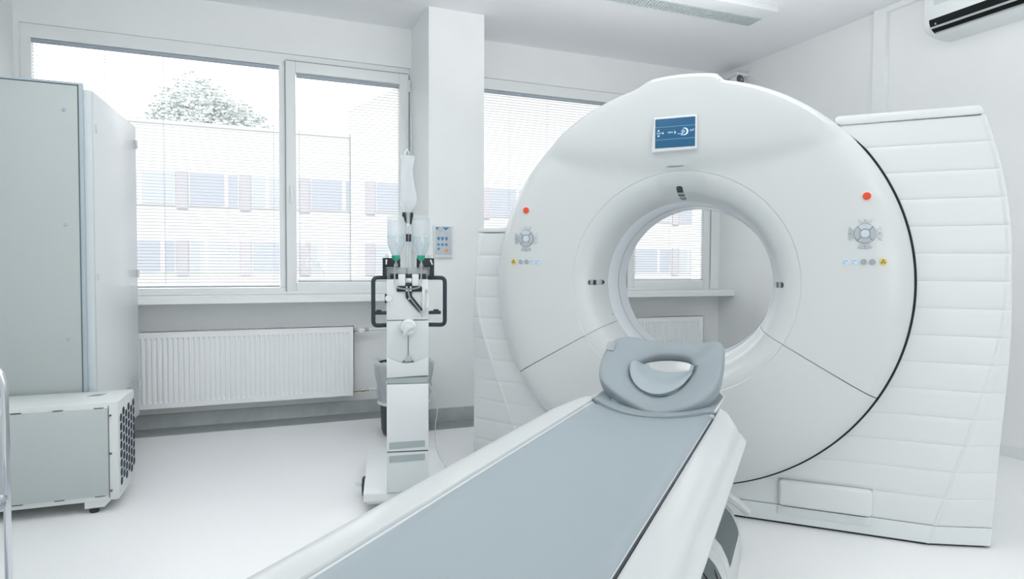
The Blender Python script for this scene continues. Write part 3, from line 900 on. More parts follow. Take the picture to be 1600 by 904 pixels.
# mattress: rests on the cradle
def mat_sec():
    P_ = []
    N = 28
    for k in range(N + 1):
        x = -.2325 + .465 * k / N; e = abs(x) / .2325
        z = ZT + .004 - sag(x) + .0 - .0095 * max(0, (e - .93) / .07) ** 2
        P_.append((x, z))
    for k in range(N + 1):
        x = .2325 - .465 * k / N; P_.append((x, .6125 - sag(x)))
    return P_
def mfn(y, sec):
    t = sstep(-.715, -.69, y); return [(x, z - .006 * t if i < 29 else z) for i, (x, z) in enumerate(sec)]
mt = obj('table_mattress', sweep(mat_sec(), [YN + .04, YN + .05, -2.2, -1.4, -.9, -.715, -.70, -.69], mfn), 'mattress', None, True, ang=50)
mt.location = GL; mt.rotation_euler = (0, 0, -TH)
tag(mt, 'long smooth grey-blue mattress lying along the patient table', 'mattress')
bm = new()
for s in (1, -1): add_tube(bm, [(s * .2335, YN + .06, .6165), (s * .2335, -.72, .6165)], .0022, 8)
pp = obj('piping', bm, 'edge', mt, True)

# ================================================================== HEAD REST
Hd = thing('head_rest', 'grey moulded head rest with central opening at the end of the table', 'head rest', GL, -TH)
def tongue(i, j):
    u = -1 + 2 * i / 32; v = j / 13
    x = .238 * u * (1 - .10 * sstep(.75, 1, v))
    y0 = -.775 + .10 * (abs(u) ** 3) * (1 if u < 0 else .35) + .018 * abs(u) ** 2
    y = y0 + (-.34 - y0) * v
    z = .606 + .034 * abs(u) ** 1.7 + .004 * v
    if abs(u) > .86: z -= .006 * (abs(u) - .86) / .14
    return Vector((x, y, z))
bm = grid(tongue, 33, 14); bmesh.ops.recalc_face_normals(bm, faces=bm.faces[:])
bmesh.ops.solidify(bm, geom=bm.faces[:], thickness=.011)
obj('holder', bm, 'foam', Hd, True, ang=45)
bm = new(); add_tube(bm, [tongue(0, j) + Vector((-.002, 0, -.002)) for j in range(14)], .0045, 8); add_tube(bm, [tongue(32, j) + Vector((.002, 0, -.002)) for j in range(14)], .0045, 8)
obj('holder_edge', bm, 'edge', Hd, True)
P0 = Vector((0, -.74, .59)); EV = Vector((0, .819, .573)); EN = Vector((0, -.573, .819))
OUT = [(-.236, .200), (-.244, .245), (-.247, .292), (-.242, .345), (-.233, .393), (-.222, .420), (-.202, .440), (-.170, .450), (-.135, .450), (-.102, .446), (-.06, .437), (-.02, .436), (.02, .437), (.075, .436), (.12, .429), (.15, .432), (.180, .438), (.212, .434), (.228, .424), (.238, .405),
       (.242, .347), (.243, .29), (.243, .24), (.238, .195), (.225, .150), (.196, .100), (.141, .062), (.073, .040), (.02, .035), (-.03, .046), (-.079, .066), (-.13, .092), (-.17, .118), (-.205, .148), (-.226, .175)]
INN = [(-.118, .235), (-.124, .262), (-.122, .290), (-.108, .315), (-.085, .340), (-.06, .355), (-.03, .366), (0, .371), (.03, .373), (.06, .372), (.085, .367), (.105, .358), (.118, .345), (.124, .325), (.1255, .298), (.122, .268), (.113, .235), (.098, .200), (.078, .170), (.05, .148), (.02, .140), (-.01, .142), (-.04, .155), (-.068, .174), (-.092, .197), (-.108, .216)]
def resample(poly, n, c):
    """points on the closed outline at n equal angles about c (fine enough for these star shapes)"""
    out = []
    for k in range(n):
        a = 2 * pi * k / n; d = Vector((cos(a), sin(a))); best = None
        for i in range(len(poly)):
            p = Vector(poly[i]) - Vector(c); q = Vector(poly[(i + 1) % len(poly)]) - Vector(c); e = q - p
            den = d.x * e.y - d.y * e.x
            if abs(den) < 1e-12: continue
            t = (p.x * e.y - p.y * e.x) / den; s_ = (p.x * d.y - p.y * d.x) / den
            if t > 0 and -1e-9 <= s_ <= 1 + 1e-9 and (best is None or t > best): best = t
        out.append((c[0] + d.x * best, c[1] + d.y * best))
    return out
def blur(P_, it=2):
    for _ in range(it):
        n = len(P_); P_ = [((P_[i - 1][0] + 2 * P_[i][0] + P_[(i + 1) % n][0]) / 4, (P_[i - 1][1] + 2 * P_[i][1] + P_[(i + 1) % n][1]) / 4) for i in range(n)]
    return P_
NA = 96; CC = (.0, .265)
OO = blur(resample(OUT, NA, CC), 2); II = blur(resample(INN, NA, CC), 2)
def dish(x, v):
    # raised cheeks left and right, low middle, sunken front
    e = min(1, abs(x) / .24)
    return .020 * e ** 2 - .006 * (1 - e) * sstep(.0, .3, .35 - v)
bm = new(); rows = []
TKN = .048
secp = [(1.0, -TKN, 0), (1.012, -TKN * .8, 0), (1.02, -TKN * .45, 0), (1.014, -.010, 0), (.992, .0005, 0), (.955, .006, 0), (.85, .008, 0), (.6, .004, 0), (.35, -.001, 0), (.15, -.006, 0), (.05, -.011, 0), (0, -.018, 0), (-.02, -.03, 0), (.0, -TKN * .95, 0), (.06, -TKN, 0), (.5, -TKN, 0)]
for k in range(NA):
    o_, i_ = OO[k], II[k]; ring = []
    for w, h, _ in secp:
        u = i_[0] + (o_[0] - i_[0]) * w; v = i_[1] + (o_[1] - i_[1]) * w
        hh = h + dish(u, v)
        # chamfered valley from front edge to the opening, crease to top right corner
        if h > -.02:
            hh -= .010 * math.exp(-((u - .02) / .07) ** 2) * sstep(.18, .06, v)
            hh += .010 * math.exp(-(((u - .17) - (v - .36) * .9) / .035) ** 2) * sstep(.25, .36, v)
        ring.append(bm.verts.new(P0 + Vector((u, 0, 0)) + EV * v + EN * hh))
    rows.append(ring)
m = len(secp)
for k in range(NA):
    a, b_ = rows[k], rows[(k + 1) % NA]
    for j in range(m): bm.faces.new((a[j], b_[j], b_[(j + 1) % m], a[(j + 1) % m]))
bmesh.ops.recalc_face_normals(bm, faces=bm.faces[:])
fo = obj('foam_shell', bm, 'foam', Hd, True, ang=60)
# crescent neck insert lying in the lower half of the opening
def crescent(i, j):
    t = i / 40; a = pi + (pi) * t                    # along the crescent from left tip to right tip
    # outer arc points and inner arc points in the slab plane
    ox = .005 + .128 * cos(a); ov = .290 + .160 * sin(a) * (1 if True else 1)
    ix_ = .034 + .092 * cos(a); iv = .322 + .030 * sin(a)
    if t < .12: iv += .0
    w = j / 10
    u = ox + (ix_ - ox) * w; v = ov + (iv - ov) * w
    wide = math.hypot(ox - ix_, ov - iv)
    h = .006 - .038 * w ** 1.2 * min(1, wide / .08) + .010 * sin(pi * min(1, w * 1.6)) * min(1, wide / .05)
    return P0 + Vector((u, 0, 0)) + EV * v + EN * (h + dish(u, v))
bm = grid(crescent, 41, 11); bmesh.ops.recalc_face_normals(bm, faces=bm.faces[:])
if sum(f_.normal.dot(EN) for f_ in bm.faces) < 0: bmesh.ops.reverse_faces(bm, faces=bm.faces[:])
bmesh.ops.solidify(bm, geom=bm.faces[:], thickness=.016)
obj('neck_insert', bm, 'foam2', Hd, True, ang=50)
# pale tag on the left shoulder and supports under the shell
tg = new()
def tp(u, v): return P0 + Vector((u, 0, 0)) + EV * v + EN * (dish(u, v) + .0115)
g_ = grid(lambda i, j: tp(-.240 + .036 * i / 4, .338 + .052 * j / 4), 5, 5); bmesh.ops.solidify(g_, geom=g_.faces[:], thickness=.0015); tg.free()
obj('size_label', g_, 'edge', Hd, True)
bm = new()
for s in (1, -1): add_prism(bm, [(-.66, .615), (-.42, .615), (-.42, .765), (-.47, .745), (-.60, .655)], s * .15 - .02, s * .15 + .02, 'x', .004)
add_prism(bm, [(-.70, .600), (-.55, .600), (-.57, .655), (-.66, .605)], -.15, .15, 'x', .003)
obj('shell_support', bm, 'foam', Hd, True)

# ================================================================== TALL CABINET
Cb = thing('equipment_cabinet', 'tall cabinet with grey-green door and white side by the window', 'cabinet', (-.98, 4.35, 0))
x0, x1, x1b, yf, yb, z0, z1 = -1.315, -.672, -.591, 3.958, 4.90, .19, 2.046
body = [(x0, yf + .03), (x1 + .003, yf + .03), (x1b, yb), (x0, yb)]
obj('body', prism(body, z0, z1, 'z', .006), 'cabside', Cb)
obj('front_frame', prism([(x0, yf), (x1, yf), (x1 + .002, yf + .031), (x0, yf + .031)], z0, z1 - .004, 'z', .003), 'cabframe', Cb)
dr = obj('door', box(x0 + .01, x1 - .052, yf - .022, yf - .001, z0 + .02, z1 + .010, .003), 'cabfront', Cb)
bm = new(); add_box(bm, x1 - .052, x1 - .033, yf - .026, yf - .001, z0 + .02, z1 + .022, .003); add_box(bm, x0 + .01, x1 - .052, yf - .026, yf - .001, z1 + .0105, z1 + .022, .003)
obj('door_trim', bm, 'cabtrim', Cb)
bm = new(); add_box(bm, x1 - .0565, x1 - .052, yf - .0228, yf - .002, z0 + .02, z1 + .010); add_box(bm, x0 + .01, x1 - .052, yf - .0228, yf - .003, z1 + .0065, z1 + .0105)
obj('door_shadow_gap', bm, 'slot', Cb)
for z in (1.93, 1.36, .785):
    obj('screw_cap', lathe([(.009, 0), (.008, -.004), (.003, -.005), (0, -.003)], 16, (x1 - .115, yf - .022, z), 'y'), 'cabtrim', dr)
bm = new()
def side_x(y): return x1 + (x1b - x1) * (y - yf) / (yb - yf)
for z in (1.86, 1.10):
    obj('side_catch', box(side_x(yf + .06) - .001, side_x(yf + .06) + .006, yf + .05, yf + .075, z - .02, z + .02, .002), 'cabframe', Cb)
for z in (1.93, 1.105, .40):
    obj('side_clip', box(side_x(yb) - .004, side_x(yb) + .010, yb - .03, yb - .003, z - .026, z + .026, .003), 'cabframe', Cb)
bm.free(); bm = new()
for i in range(14):
    for j in range(7):
        y = yf + .55 + .030 * i + (.015 if j % 2 else 0); z = .30 + .026 * j
        if y > yb - .03: continue
        if (z - .29) > (y - yf - .45) * .62: continue
        xx = side_x(y) + .0028
        add_poly(bm, [(xx + .0008 + (q[0] * .0), y + q[0], z + q[1]) for q in ((-.009, 0), (-.005, .006), (.005, .006), (.009, 0), (.005, -.006), (-.005, -.006))])
obj('vent_holes', bm, 'cabtrim', Cb, smooth=False)
obj('plinth', prism([(x0 + .03, yf + .10), (x1 - .06, yf + .10), (x1b - .06, yb - .05), (x0 + .03, yb - .05)], 0, z0, 'z'), 'slot', Cb)

# ================================================================== FLOOR COOLING UNIT
U = thing('cooling_unit', 'low pale steel cooling unit with honeycomb vent on dark feet', 'cooling unit', (-.9, 3.77, 0))
ax, ay, bx_, by_ = -.522, 3.575, -.498, 3.915
zb, zt = .055, .517
obj('housing', prism([(-1.27, ay + .008), (ax, ay), (bx_, by_), (-1.27, by_)], zb, zt, 'z', .004), 'unit', U)
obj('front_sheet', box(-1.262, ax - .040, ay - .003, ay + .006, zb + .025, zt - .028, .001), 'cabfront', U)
bm = new(); add_box(bm, ax - .0385, ax - .0365, ay - .0035, ay + .004, zb + .012, zt - .015)
obj('sheet_seam', bm, 'slot', U)
bm = new()
for k in range(5):
    xx = ax - .075 - .16 * k; add_box(bm, xx - .022, xx + .018, ay - .0035, ay + .004, zt - .0245 - .0012, zt - .0245 + .0012)
    add_box(bm, xx - .022, xx + .018, ay - .0035, ay + .004, zb + .0215, zb + .024)
obj('tab_slot', bm, 'slot', U)
for z in (.455, .275, .10):
    obj('screw', box(ax - .034, ax - .026, ay - .006, ay + .002, z - .004, z + .004, .001), 'slot', U)
# vent with elongated holes on the right end
def end_pt(s_, z, off=.0012):
    d = Vector((bx_ - ax, by_ - ay, 0)); n_ = Vector((d.y, -d.x, 0)).normalized()
    return Vector((ax, ay, z)) + d * s_ + n_ * off
bm = new(); step = .0435
for i in range(6):
    s_ = .17 + .155 * i
    for j in range(9):
        z = zt - .065 - j * step - (.022 if i % 2 == 0 else 0)
        if z < zb + .075 - .0 and not (i < 99 and z > zb + .06): continue
        pts = []
        for k in range(12):
            a = 2 * pi * k / 12; ca, sa = cos(a), sin(a)
            pts.append(end_pt(s_ + .066 * (abs(ca) ** .8) * (1 if ca > 0 else -1), z + .0200 * sa))
        add_poly(bm, pts)
obj('vent_holes', bm, 'hole', U, smooth=False)
hd = new(); add_prism(hd, [(-.70, 3.745), (-.615, 3.745), (-.578, 3.835), (-.66, 3.835)], zt - .02, zt + .0012, 'z'); obj('handle_recess', hd, 'frame', U)
hd = new(); add_prism(hd, [(-.682, 3.757), (-.622, 3.757), (-.598, 3.818), (-.656, 3.818)], zt - .02, zt + .002, 'z'); obj('handle_hole', hd, 'tabgrey', U)
for fx, fy in ((ax - .105, ay + .035), (ax - .105, by_ - .04), (-1.20, ay + .035), (-1.20, by_ - .04)):
    br = new(); add_prism(br, [(fx - .035, zb - .03), (fx + .045, zb - .03), (fx + .075, zb + .003), (fx - .035, zb + .003)], fy - .03, fy + .02, 'y')
    bo = obj('foot_bracket', br, 'unit', U)
    obj('rubber_foot', lathe([(.0, 0), (.019, 0), (.021, .006), (.021, .026), (0, .026)], 20, (fx, fy - .008, 0)), 'black', bo)
# re-base helper: sub-part meshes were built in world space

# ================================================================== CHROME TROLLEY (left edge)
Tr = thing('chrome_trolley', 'chrome tube trolley standing in front of the cooling unit', 'trolley', (-.9, 2.45, 0))
bm = new()
px, py = -.698, 2.27
post = fillet([(-.80, py, 0.830), (px - .014, py, .823), (px, py, .765), (px, py, .09)], .05)
obj('post', tube([(-1.10, py, 0.830), (-.80, py, 0.830)] + post[1:], .0105, 14), 'chrome', Tr)
obj('post', tube(fillet([(-1.10, py + .34, 0.830), (px - .014, py + .34, .823), (px, py + .34, .765), (px, py + .34, .09)], .05), .0105, 14), 'chrome', Tr)
for yy in (py, py + .34): obj('post', tube([(-1.10, yy, 0.830), (-1.10, yy, .09)], .0105, 12), 'chrome', Tr)
obj('handle_grip', tube([(-1.10, py + .0, 0.830), (-1.10, py + .34, 0.830)], .011, 12), 'chrome', Tr)
fr_ = new()
add_tube(fr_, [(px, py, .402), (px, py + .34, .402), (-1.10, py + .34, .402), (-1.10, py, .402)], .008, 10, closed=True)
obj('shelf_rail', fr_, 'chrome', Tr)
obj('shelf', box(-1.098, px - .004, py + .004, py + .336, .372, .386, .003), 'steel', Tr)
fr_ = new(); add_box(fr_, px - .006, px + .006, py - .003, py + .34, .10, .115, .002); add_box(fr_, -1.10, px, py + .004, py + .336, .10, .112, .003)
obj('lower_shelf', fr_, 'steel', Tr)
for xx in (px, -1.10):
    for yy in (py, py + .34):
        c = obj('caster', lathe([(0, -.012), (.034, -.012), (.038, -.008), (.038, .008), (.034, .012), (0, .012)], 20, (xx, yy, .038), 'y'), 'black', Tr)
        obj('fork', box(xx - .012, xx + .012, yy - .018, yy + .018, .045, .095, .003), 'steel', c)

# ================================================================== CONTRAST INJECTOR
IT = R(12); IO = (.733, 3.039, 0)
J = thing('contrast_injector', 'narrow white contrast injector column with black grab handles on castors', 'injector', IO, -IT)
obj('base_plate', box(-.205, .205, .02 - .012, .80, .057, .100, .006, 3), 'injw', J, True)
bm = new(); add_box(bm, -.19, .19, .02, .78, .045, .064); obj('under_frame', bm, 'inj', J, True)
for cx_, cy_ in ((-.178, .27), (.178, .27), (-.12, .68), (.12, .68)):
    s = 1 if cx_ > 0 else -1
    c = obj('caster', lathe([(0, -.012), (.042, -.012), (.05, -.006), (.05, .006), (.042, .012), (0, .012)], 24, (cx_ + s * .03, cy_, .05), 'x'), 'bluegrey', J, True)
    obj('brake_lever', prism([(cx_ + s * .02, .045), (cx_ + s * .075, .062), (cx_ + s * .075, .068), (cx_ + s * .02, .06)], cy_ - .012, cy_ + .012, 'y', .001), 'steel', c, True)
bm = box(-.0965, .0975, -.002, .12, .294, .610, .005); obj('column', bm, 'injw', J, True)
obj('column', box(-.0965, .0975, -.002, .12, .100, .290, .005), 'inj', J, True)
obj('column', box(-.094, .095, .001, .118, .10, .61), 'slot', J, True)
for za, zb_ in ((.309, .339), (.247, .276)):
    obj('grey_label', prism([(-.086, za - .004), (.080, za + .002), (.080, zb_ + .003), (-.086, zb_ - .002)], -.0035, .0, 'y'), 'injgrey', J, True)
# head: curved cowl, front plate
sm = [(-.0965 + .194 * k / 16, .738 - .030 * sin(pi * k / 16)) for k in range(17)]
obj('lower_cowl', prism([(-.0965, .640), (.0975, .648)] + sm[::-1], -.006, .12, 'y', .003), 'inj', J, True)
bm = box(-.094, .096, .0, .12, .608, .642, .008, 3); obj('neck', bm, 'injgrey', J, True)
obj('head_lower', prism([(-.0965, .738)] + sm[1:-1] + [(.0975, .738), (.0975, .906), (-.0965, .906)], -.004, .12, 'y', .003), 'inj', J, True)
obj('head_upper', box(-.0965, .0975, -.006, .12, .909, 1.098, .004), 'injw', J, True)
obj('head_top', box(-.0965, .104, .02, .12, 1.098, 1.152, .004), 'inj', J, True)
kn = new(); add_lathe(kn, [(0, -.05), (.030, -.05), (.036, -.044), (.038, -.01), (.038, -.004), (0, -.004)], 32, (.004, 0, .877), 'y')
k_ = obj('control_knob', kn, 'injw', J, True)
obj('knob_grip', prism([(-.024, 0.830), (.0, .862), (.033, .880), (.034, .889), (.008, .886), (-.018, .892)], -.064, -.048, 'y', .003), 'inj', k_, True)
obj('release_slot', box(.0016, .0044, -.0062, -.003, .742, .840), 'slot', J, True)
bm = new(); add_prism(bm, [(-.027, .712), (.031, .712), (.018, .724), (.003, .732), (-.012, .724)], -.008, -.003, 'y'); w_ = obj('warning_mark', bm, 'slot', J, True)
bm = new(); add_prism(bm, [(-.015, .716), (.020, .716), (.014, .736), (.003, .744), (-.008, .736)], -.011, -.007, 'y', .001); obj('status_lens', bm, 'grey', J, True)
# black grab handles
for s, xo in ((-1, -.156), (1, .173)):
    xb_ = -.096 if s < 0 else .097
    pts = fillet([(xb_, .02, 1.105), (xo, .0, 1.105), (xo, .0, .884), (xb_, .02, .884)], .022)
    obj('grab_handle', tube(pts, .0098, 16), 'bluegrey', J, True)
    bm = new(); add_box(bm, min(xb_, xb_ + s * .058), max(xb_, xb_ + s * .058), .0, .02, .934, .950, .002)
    add_box(bm, xb_ + s * .035 - .012, xb_ + s * .035 + .012, -.004, .02, .950, .957, .002)
    obj('tube_hook', bm, 'bluegrey', J, True)
# side port with black plate
bm = new(); add_box(bm, -.104, -.096, -.012, .02, .988, 1.030, .001); pt = obj('side_port', bm, 'bluegrey', J, True)
obj('port_disc', lathe([(0, -.018), (.016, -.018), (.018, -.006), (0, -.006)], 20, (-.086, 0, 1.010), 'y'), 'steel', pt, True)
# bottle clamps: black L brackets with white levers
for s in (-1, 1):
    def X(v): return v if s > 0 else -v + .009
    a_, b_ = sorted((X(.042), X(.1225)))
    bm = new(); add_box(bm, a_, b_, -.012, .03, 1.153, 1.196, .002)
    a2, b2_ = sorted((X(.1045), X(.1225))); add_box(bm, a2, b2_, -.012, .03, 1.098, 1.160, .002)
    cl = obj('bottle_clamp', bm, 'black', J, True)
    lx = X(.105)
    obj('clamp_lever', tube([(lx, -.018, 1.188), (lx + (.008 if s > 0 else -.001), -.022, 1.166)], [.004, .003], 10), 'injw', cl, True)
    obj('clamp_screw', lathe([(.007, 0), (.007, .014), (.0, .014)], 12, (lx - s * .002, .01, 1.196), 'z'), 'steel', cl, True)
# centre black backing, white pump covers
bm = new(); add_box(bm, -.079, .086, .0, .02, 1.097, 1.123, .001); add_box(bm, -.010, .020, -.010, .02, 1.05, 1.08); obj('pump_plate', bm, 'black', J, True)
obj('pump_cover', box(-.043, -.010, -.022, .0, 1.067, 1.122, .004), 'injw', J, True)
obj('pump_cover', box(.020, .051, -.022, .0, 1.067, 1.122, .004), 'injw', J, True)
obj('pump_pin', box(-.009, .019, -.014, .0, 1.083, 1.104, .003), 'steel', J, True)
bm = new(); add_box(bm, -.050, .066, -.018, -.004, 1.0405, 1.067, .005)
add_prism(bm, [(-.010, 1.042), (.020, 1.042), (.020, 1.022), (.070, .958), (.055, .942), (-.008, 1.012)], -.018, -.004, 'y', .002)
ya = obj('tubing_channel', bm, 'black', J, True)
for x_, z_ in ((-.004, 1.062), (.014, 1.062), (-.004, 1.046), (.014, 1.046), (.006, 1.008)):
    obj('channel_screw', lathe([(.0042, 0), (.0036, -.003), (0, -.003)], 12, (x_, -.018, z_), 'y'), 'steel', ya, True)
for s in (-1, 1):
    xx = -.059 if s < 0 else .062
    obj('feed_tube', tube(fillet([(xx, -.020, 1.165), (xx, -.020, 1.058), (.006, -.021, 1.052)], .03), .0042, 10), 'tube', J, True)
obj('feed_tube', tube(fillet([(.004, -.021, 1.054), (.004, -.021, 1.02), (.062, -.021, .945), (.068, -.012, .925)], .02), .0038, 10), 'tube', J, True)
obj('feed_tube', tube([(.004, -.016, 1.345), (.004, -.016, 1.12)], .0032, 10), 'tube', J, True)
bm = new(); add_tube(bm, [(.092, -.018, .950), (.092, -.018, 1.052)], .0085, 16); add_box(bm, .066, .088, -.016, -.004, .948, 1.053, .003)
cy = obj('saline_sensor', bm, 'injw', J, True)
bm = new(); add_tube(bm, [(.089, -.022, .952), (.089, -.022, .968)], .0075, 12); add_tube(bm, [(.089, -.022, 1.034), (.089, -.022, 1.05)], .0075, 12); obj('sensor_ring', bm, 'grey2', cy, True)
obj('stand_tube', tube([(.004, .0, 1.15), (.004, .0, 1.40)], .011, 16), 'injw', J, True)
obj('tube_clip', box(-.008, .017, -.018, .006, 1.272, 1.306, .002), 'black', J, True)
bm = new(); add_box(bm, -.024, -.004, -.016, .014, 1.386, 1.406, .002); add_box(bm, .014, .026, -.016, .014, 1.386, 1.406, .002)
add_prism(bm, [(-.020, 1.388), (-.004, 1.388), (-.008, 1.355), (-.014, 1.37)], -.014, .01, 'y'); add_prism(bm, [(.024, 1.388), (.012, 1.388), (.012, 1.352), (.018, 1.352)], -.014, .01, 'y')
obj('bag_clamp', bm, 'black', J, True)
rod = new(); add_tube(rod, [(-.002, .02, 1.10), (-.002, .02, 1.842)], .0034, 10); obj('drip_rod', rod, 'grey', J, True)
rod = new(); add_tube(rod, fillet([(-.002, .018, 1.70), (-.014, -.004, 1.67), (-.006, -.008, 1.658)], .01), .0022, 8); add_tube(rod, fillet([(-.002, .018, 1.70), (.010, -.004, 1.675), (.006, -.008, 1.658)], .01), .0022, 8)
obj('bag_hook', rod, 'steel', J, True)
# bottles (held things)
def bottle(label, lx):
    w = Vector((lx, -.004, 0)); mt_ = ROOTM['contrast_injector']; loc = mt_ @ Vector((lx, -.002, 1.196))
    t = thing('contrast_bottle', label, 'bottle', loc, -IT, 'upturned contrast bottles in the injector')
    prof = [(.0, .196), (.030, .196), (.039, .190), (.0405, .180), (.0405, .070), (.038, .055), (.030, .034), (.021, .018), (.018, .010), (.018, .0)]
    bm = new(); add_lathe(bm, prof, 40, (0, 0, 0))
    obj('bottle_body', bm, 'fluid', t, True)
    prof = [(0, .110), (.0385, .110), (.0385, .070), (.0355, .055), (.028, .035), (.019, .018), (.016, .006), (0, .006)]
    bm = new(); add_lathe(bm, prof, 32, (0, 0, 0)); obj('liquid', bm, 'fluidb', t, True)
    # paper label with graduation ticks
    def lp(i, j): a = R(-168 + 125 * i / 20); return Vector((.0412 * cos(a), .0412 * sin(a), .098 + .075 * j / 4))
    lb = obj('paper_label', grid(lp, 21, 5), 'bag', t, True)
    bm = new()
    for k in range(7):
        a = R(-82); z = .050 + .019 * k; q = Vector((.0418 * cos(a), .0418 * sin(a), z)); add_box(bm, q.x - .004, q.x + .004, q.y - .0004, q.y + .0002, z - .0007, z + .0007)
    obj('graduation_marks', bm, 'grey', t, True)
    obj('cap', lathe([(.0, -.012), (.014, -.012), (.019, -.004), (.019, .012), (0, .012)], 28, (0, -.0, 0)), 'green', t, True)
    obj('spike', lathe([(.0, -.040), (.011, -.040), (.008, -.028), (.004, -.020), (.004, -.012), (0, -.012)], 20, (0, -.018, 0)), 'tube', t, True)
    return t
bottle('upturned clear contrast bottle with green cap in left-hand clamp', -.053)
bottle('upturned clear contrast bottle with green cap in clamp nearer the pillar', .062)
# drip bag
mt_ = ROOTM['contrast_injector']; loc = mt_ @ Vector((.0, -.012, 1.405))
B_ = thing('drip_bag', 'milky collapsed drip bag hanging above the injector bottles', 'drip bag', loc, -IT)
def bagp(i, j):
    a = 2 * pi * i / 28; t = j / 20; z = .25 * t
    W_ = [(0, .013), (.05, .018), (.12, .032), (.25, .040), (.4, .036), (.6, .031), (.8, .027), (.93, .030), (1.0, .031)]
    D_ = [(0, .012), (.12, .018), (.25, .020), (.6, .011), (.9, .004), (1, .0025)]
    def ip(T_):
        for (a0, v0), (a1, v1) in zip(T_, T_[1:]):
            if a0 <= t <= a1: return v0 + (v1 - v0) * (t - a0) / (a1 - a0)
        return T_[-1][1]
    w = ip(W_); d = ip(D_); fold = 1 + .10 * sin(3 * a + 6 * t)
    return Vector((.003 * sin(7 * t) + w * cos(a), d * sin(a) * fold, z))
obj('bag_film', grid(bagp, 28, 21, True), 'bag', B_, True)
obj('hanger_strip', box(-.031, .031, -.003, .003, .240, .262, .002), 'bag', B_, True)
obj('outlet_port', lathe([(0, -.045), (.004, -.045), (.006, -.03), (.009, -.012), (.012, .004), (0, .004)], 20, (0, 0, 0)), 'tube', B_, True)
# power cable on the floor
cw = [mt_ @ Vector(p) for p in ((.100, .09, .60), (.118, .10, .56), (.150, .16, .47), (.145, .24, .34), (.16, .36, .20), (.20, .44, .10), (.23, .40, .06), (.28, .28, .012), (.34, .12, .006), (.36, .02, .006), (.30, -.02, .006), (.25, .0, .006), (.212, .03, .006))]
tag(obj('power_cable', tube(spline(cw, 8), .0022, 8), 'cable'), 'thin white cable hanging from injector column and looping on floor', 'cable')

# ================================================================== WASTE BIN
Bn = thing('waste_bin', 'round dark slate waste bin behind the injector', 'bin', (1.065, 4.52, 0))
obj('bucket', lathe([(0, 0), (.125, 0), (.145, .012), (.155, .04), (.178, .50), (.181, .50), (.174, .498), (.150, .05), (0, .03)], 48, (1.065, 4.52, 0)), 'bin', Bn)
obj('hoop', lathe([(.164, .222), (.180, .219), (.183, .232), (.179, .240), (.163, .238)], 48, (1.065, 4.52, 0), close=True), 'injw', Bn)
def linp(i, j):
    a = 2 * pi * i / 96; t = j / 16
    rr_ = [.150, .160, .170, .176, .179, .183, .190, .201, .203, .199, .194, .189, .185, .181, .177, .173, .171][j]
    zz = [.42, .45, .47, .488, .500, .512, .516, .508, .488, .455, .42, .38, .34, .30, .27, .245, .225][j]
    w = .005 * sin(9 * a + 1.3 * j) * (.3 + t) + .003 * sin(17 * a - j)
    return Vector((1.065 + (rr_ + w) * cos(a), 4.52 + (rr_ + w) * sin(a), zz + .008 * sin(5 * a) * (1 if j > 5 else .3)))
tag(obj('bin_liner', grid(linp, 96, 17, True), 'liner', ang=80), 'thin white bin bag folded over the rim of the dark bin', 'bin bag')

# ================================================================== WALL KEYPAD ON THE PILLAR
K = thing('remote_panel', 'small white panel with blue keys and orange dot on pillar', 'control panel', (1.415, 4.77, 1.345))
obj('backplate', box(1.343, 1.487, 4.750, 4.77, 1.224, 1.460, .004), 'injw', K)
obj('key_membrane', box(1.352, 1.478, 4.7485, 4.751, 1.246, 1.452, .001), 'grey2', K)
bm = new(); add_prism(bm, [(1.356, 1.449), (1.462, 1.449), (1.432, 1.424), (1.42, 1.438), (1.372, 1.438), (1.364, 1.424)], 4.7475, 4.749, 'y'); obj('blue_header', bm, 'blue', K)
obj('oval_logo', lathe([(0, -.002), (.020, -.002), (.020, 0), (0, 0)], 24, (1.396, 4.748, 1.432), 'y'), 'steel', K)
for r_ in range(2):
    for c in range(3):
        x = 1.378 + .030 * c; z = 1.363 - .042 * r_
        obj('blue_key', lathe([(0, -.003), (.009, -.003), (.010, 0), (0, 0)], 16, (x, 4.748, z), 'y') if r_ else prism([(x - .010, z + .014), (x + .010, z + .014), (x + .010, z), (x + .004, z - .012), (x - .004, z - .012), (x - .010, z)], 4.745, 4.748, 'y', .001), 'blue', K)
obj('blue_key', lathe([(0, -.003), (.009, -.003), (.010, 0), (0, 0)], 16, (1.379, 4.748, 1.289), 'y'), 'blue', K)
obj('orange_key', lathe([(0, -.003), (.012, -.003), (.013, 0), (0, 0)], 20, (1.441, 4.748, 1.278), 'y'), 'orange', K)
bm = new()
for x, z in ((1.375, 1.408), (1.388, 1.408), (1.418, 1.408), (1.440, 1.408), (1.375, 1.394), (1.388, 1.394), (1.436, 1.394), (1.448, 1.394)): add_box(bm, x - .002, x + .002, 4.7475, 4.749, z - .0015, z + .0015)
obj('indicator_dots', bm, 'keyline', K)

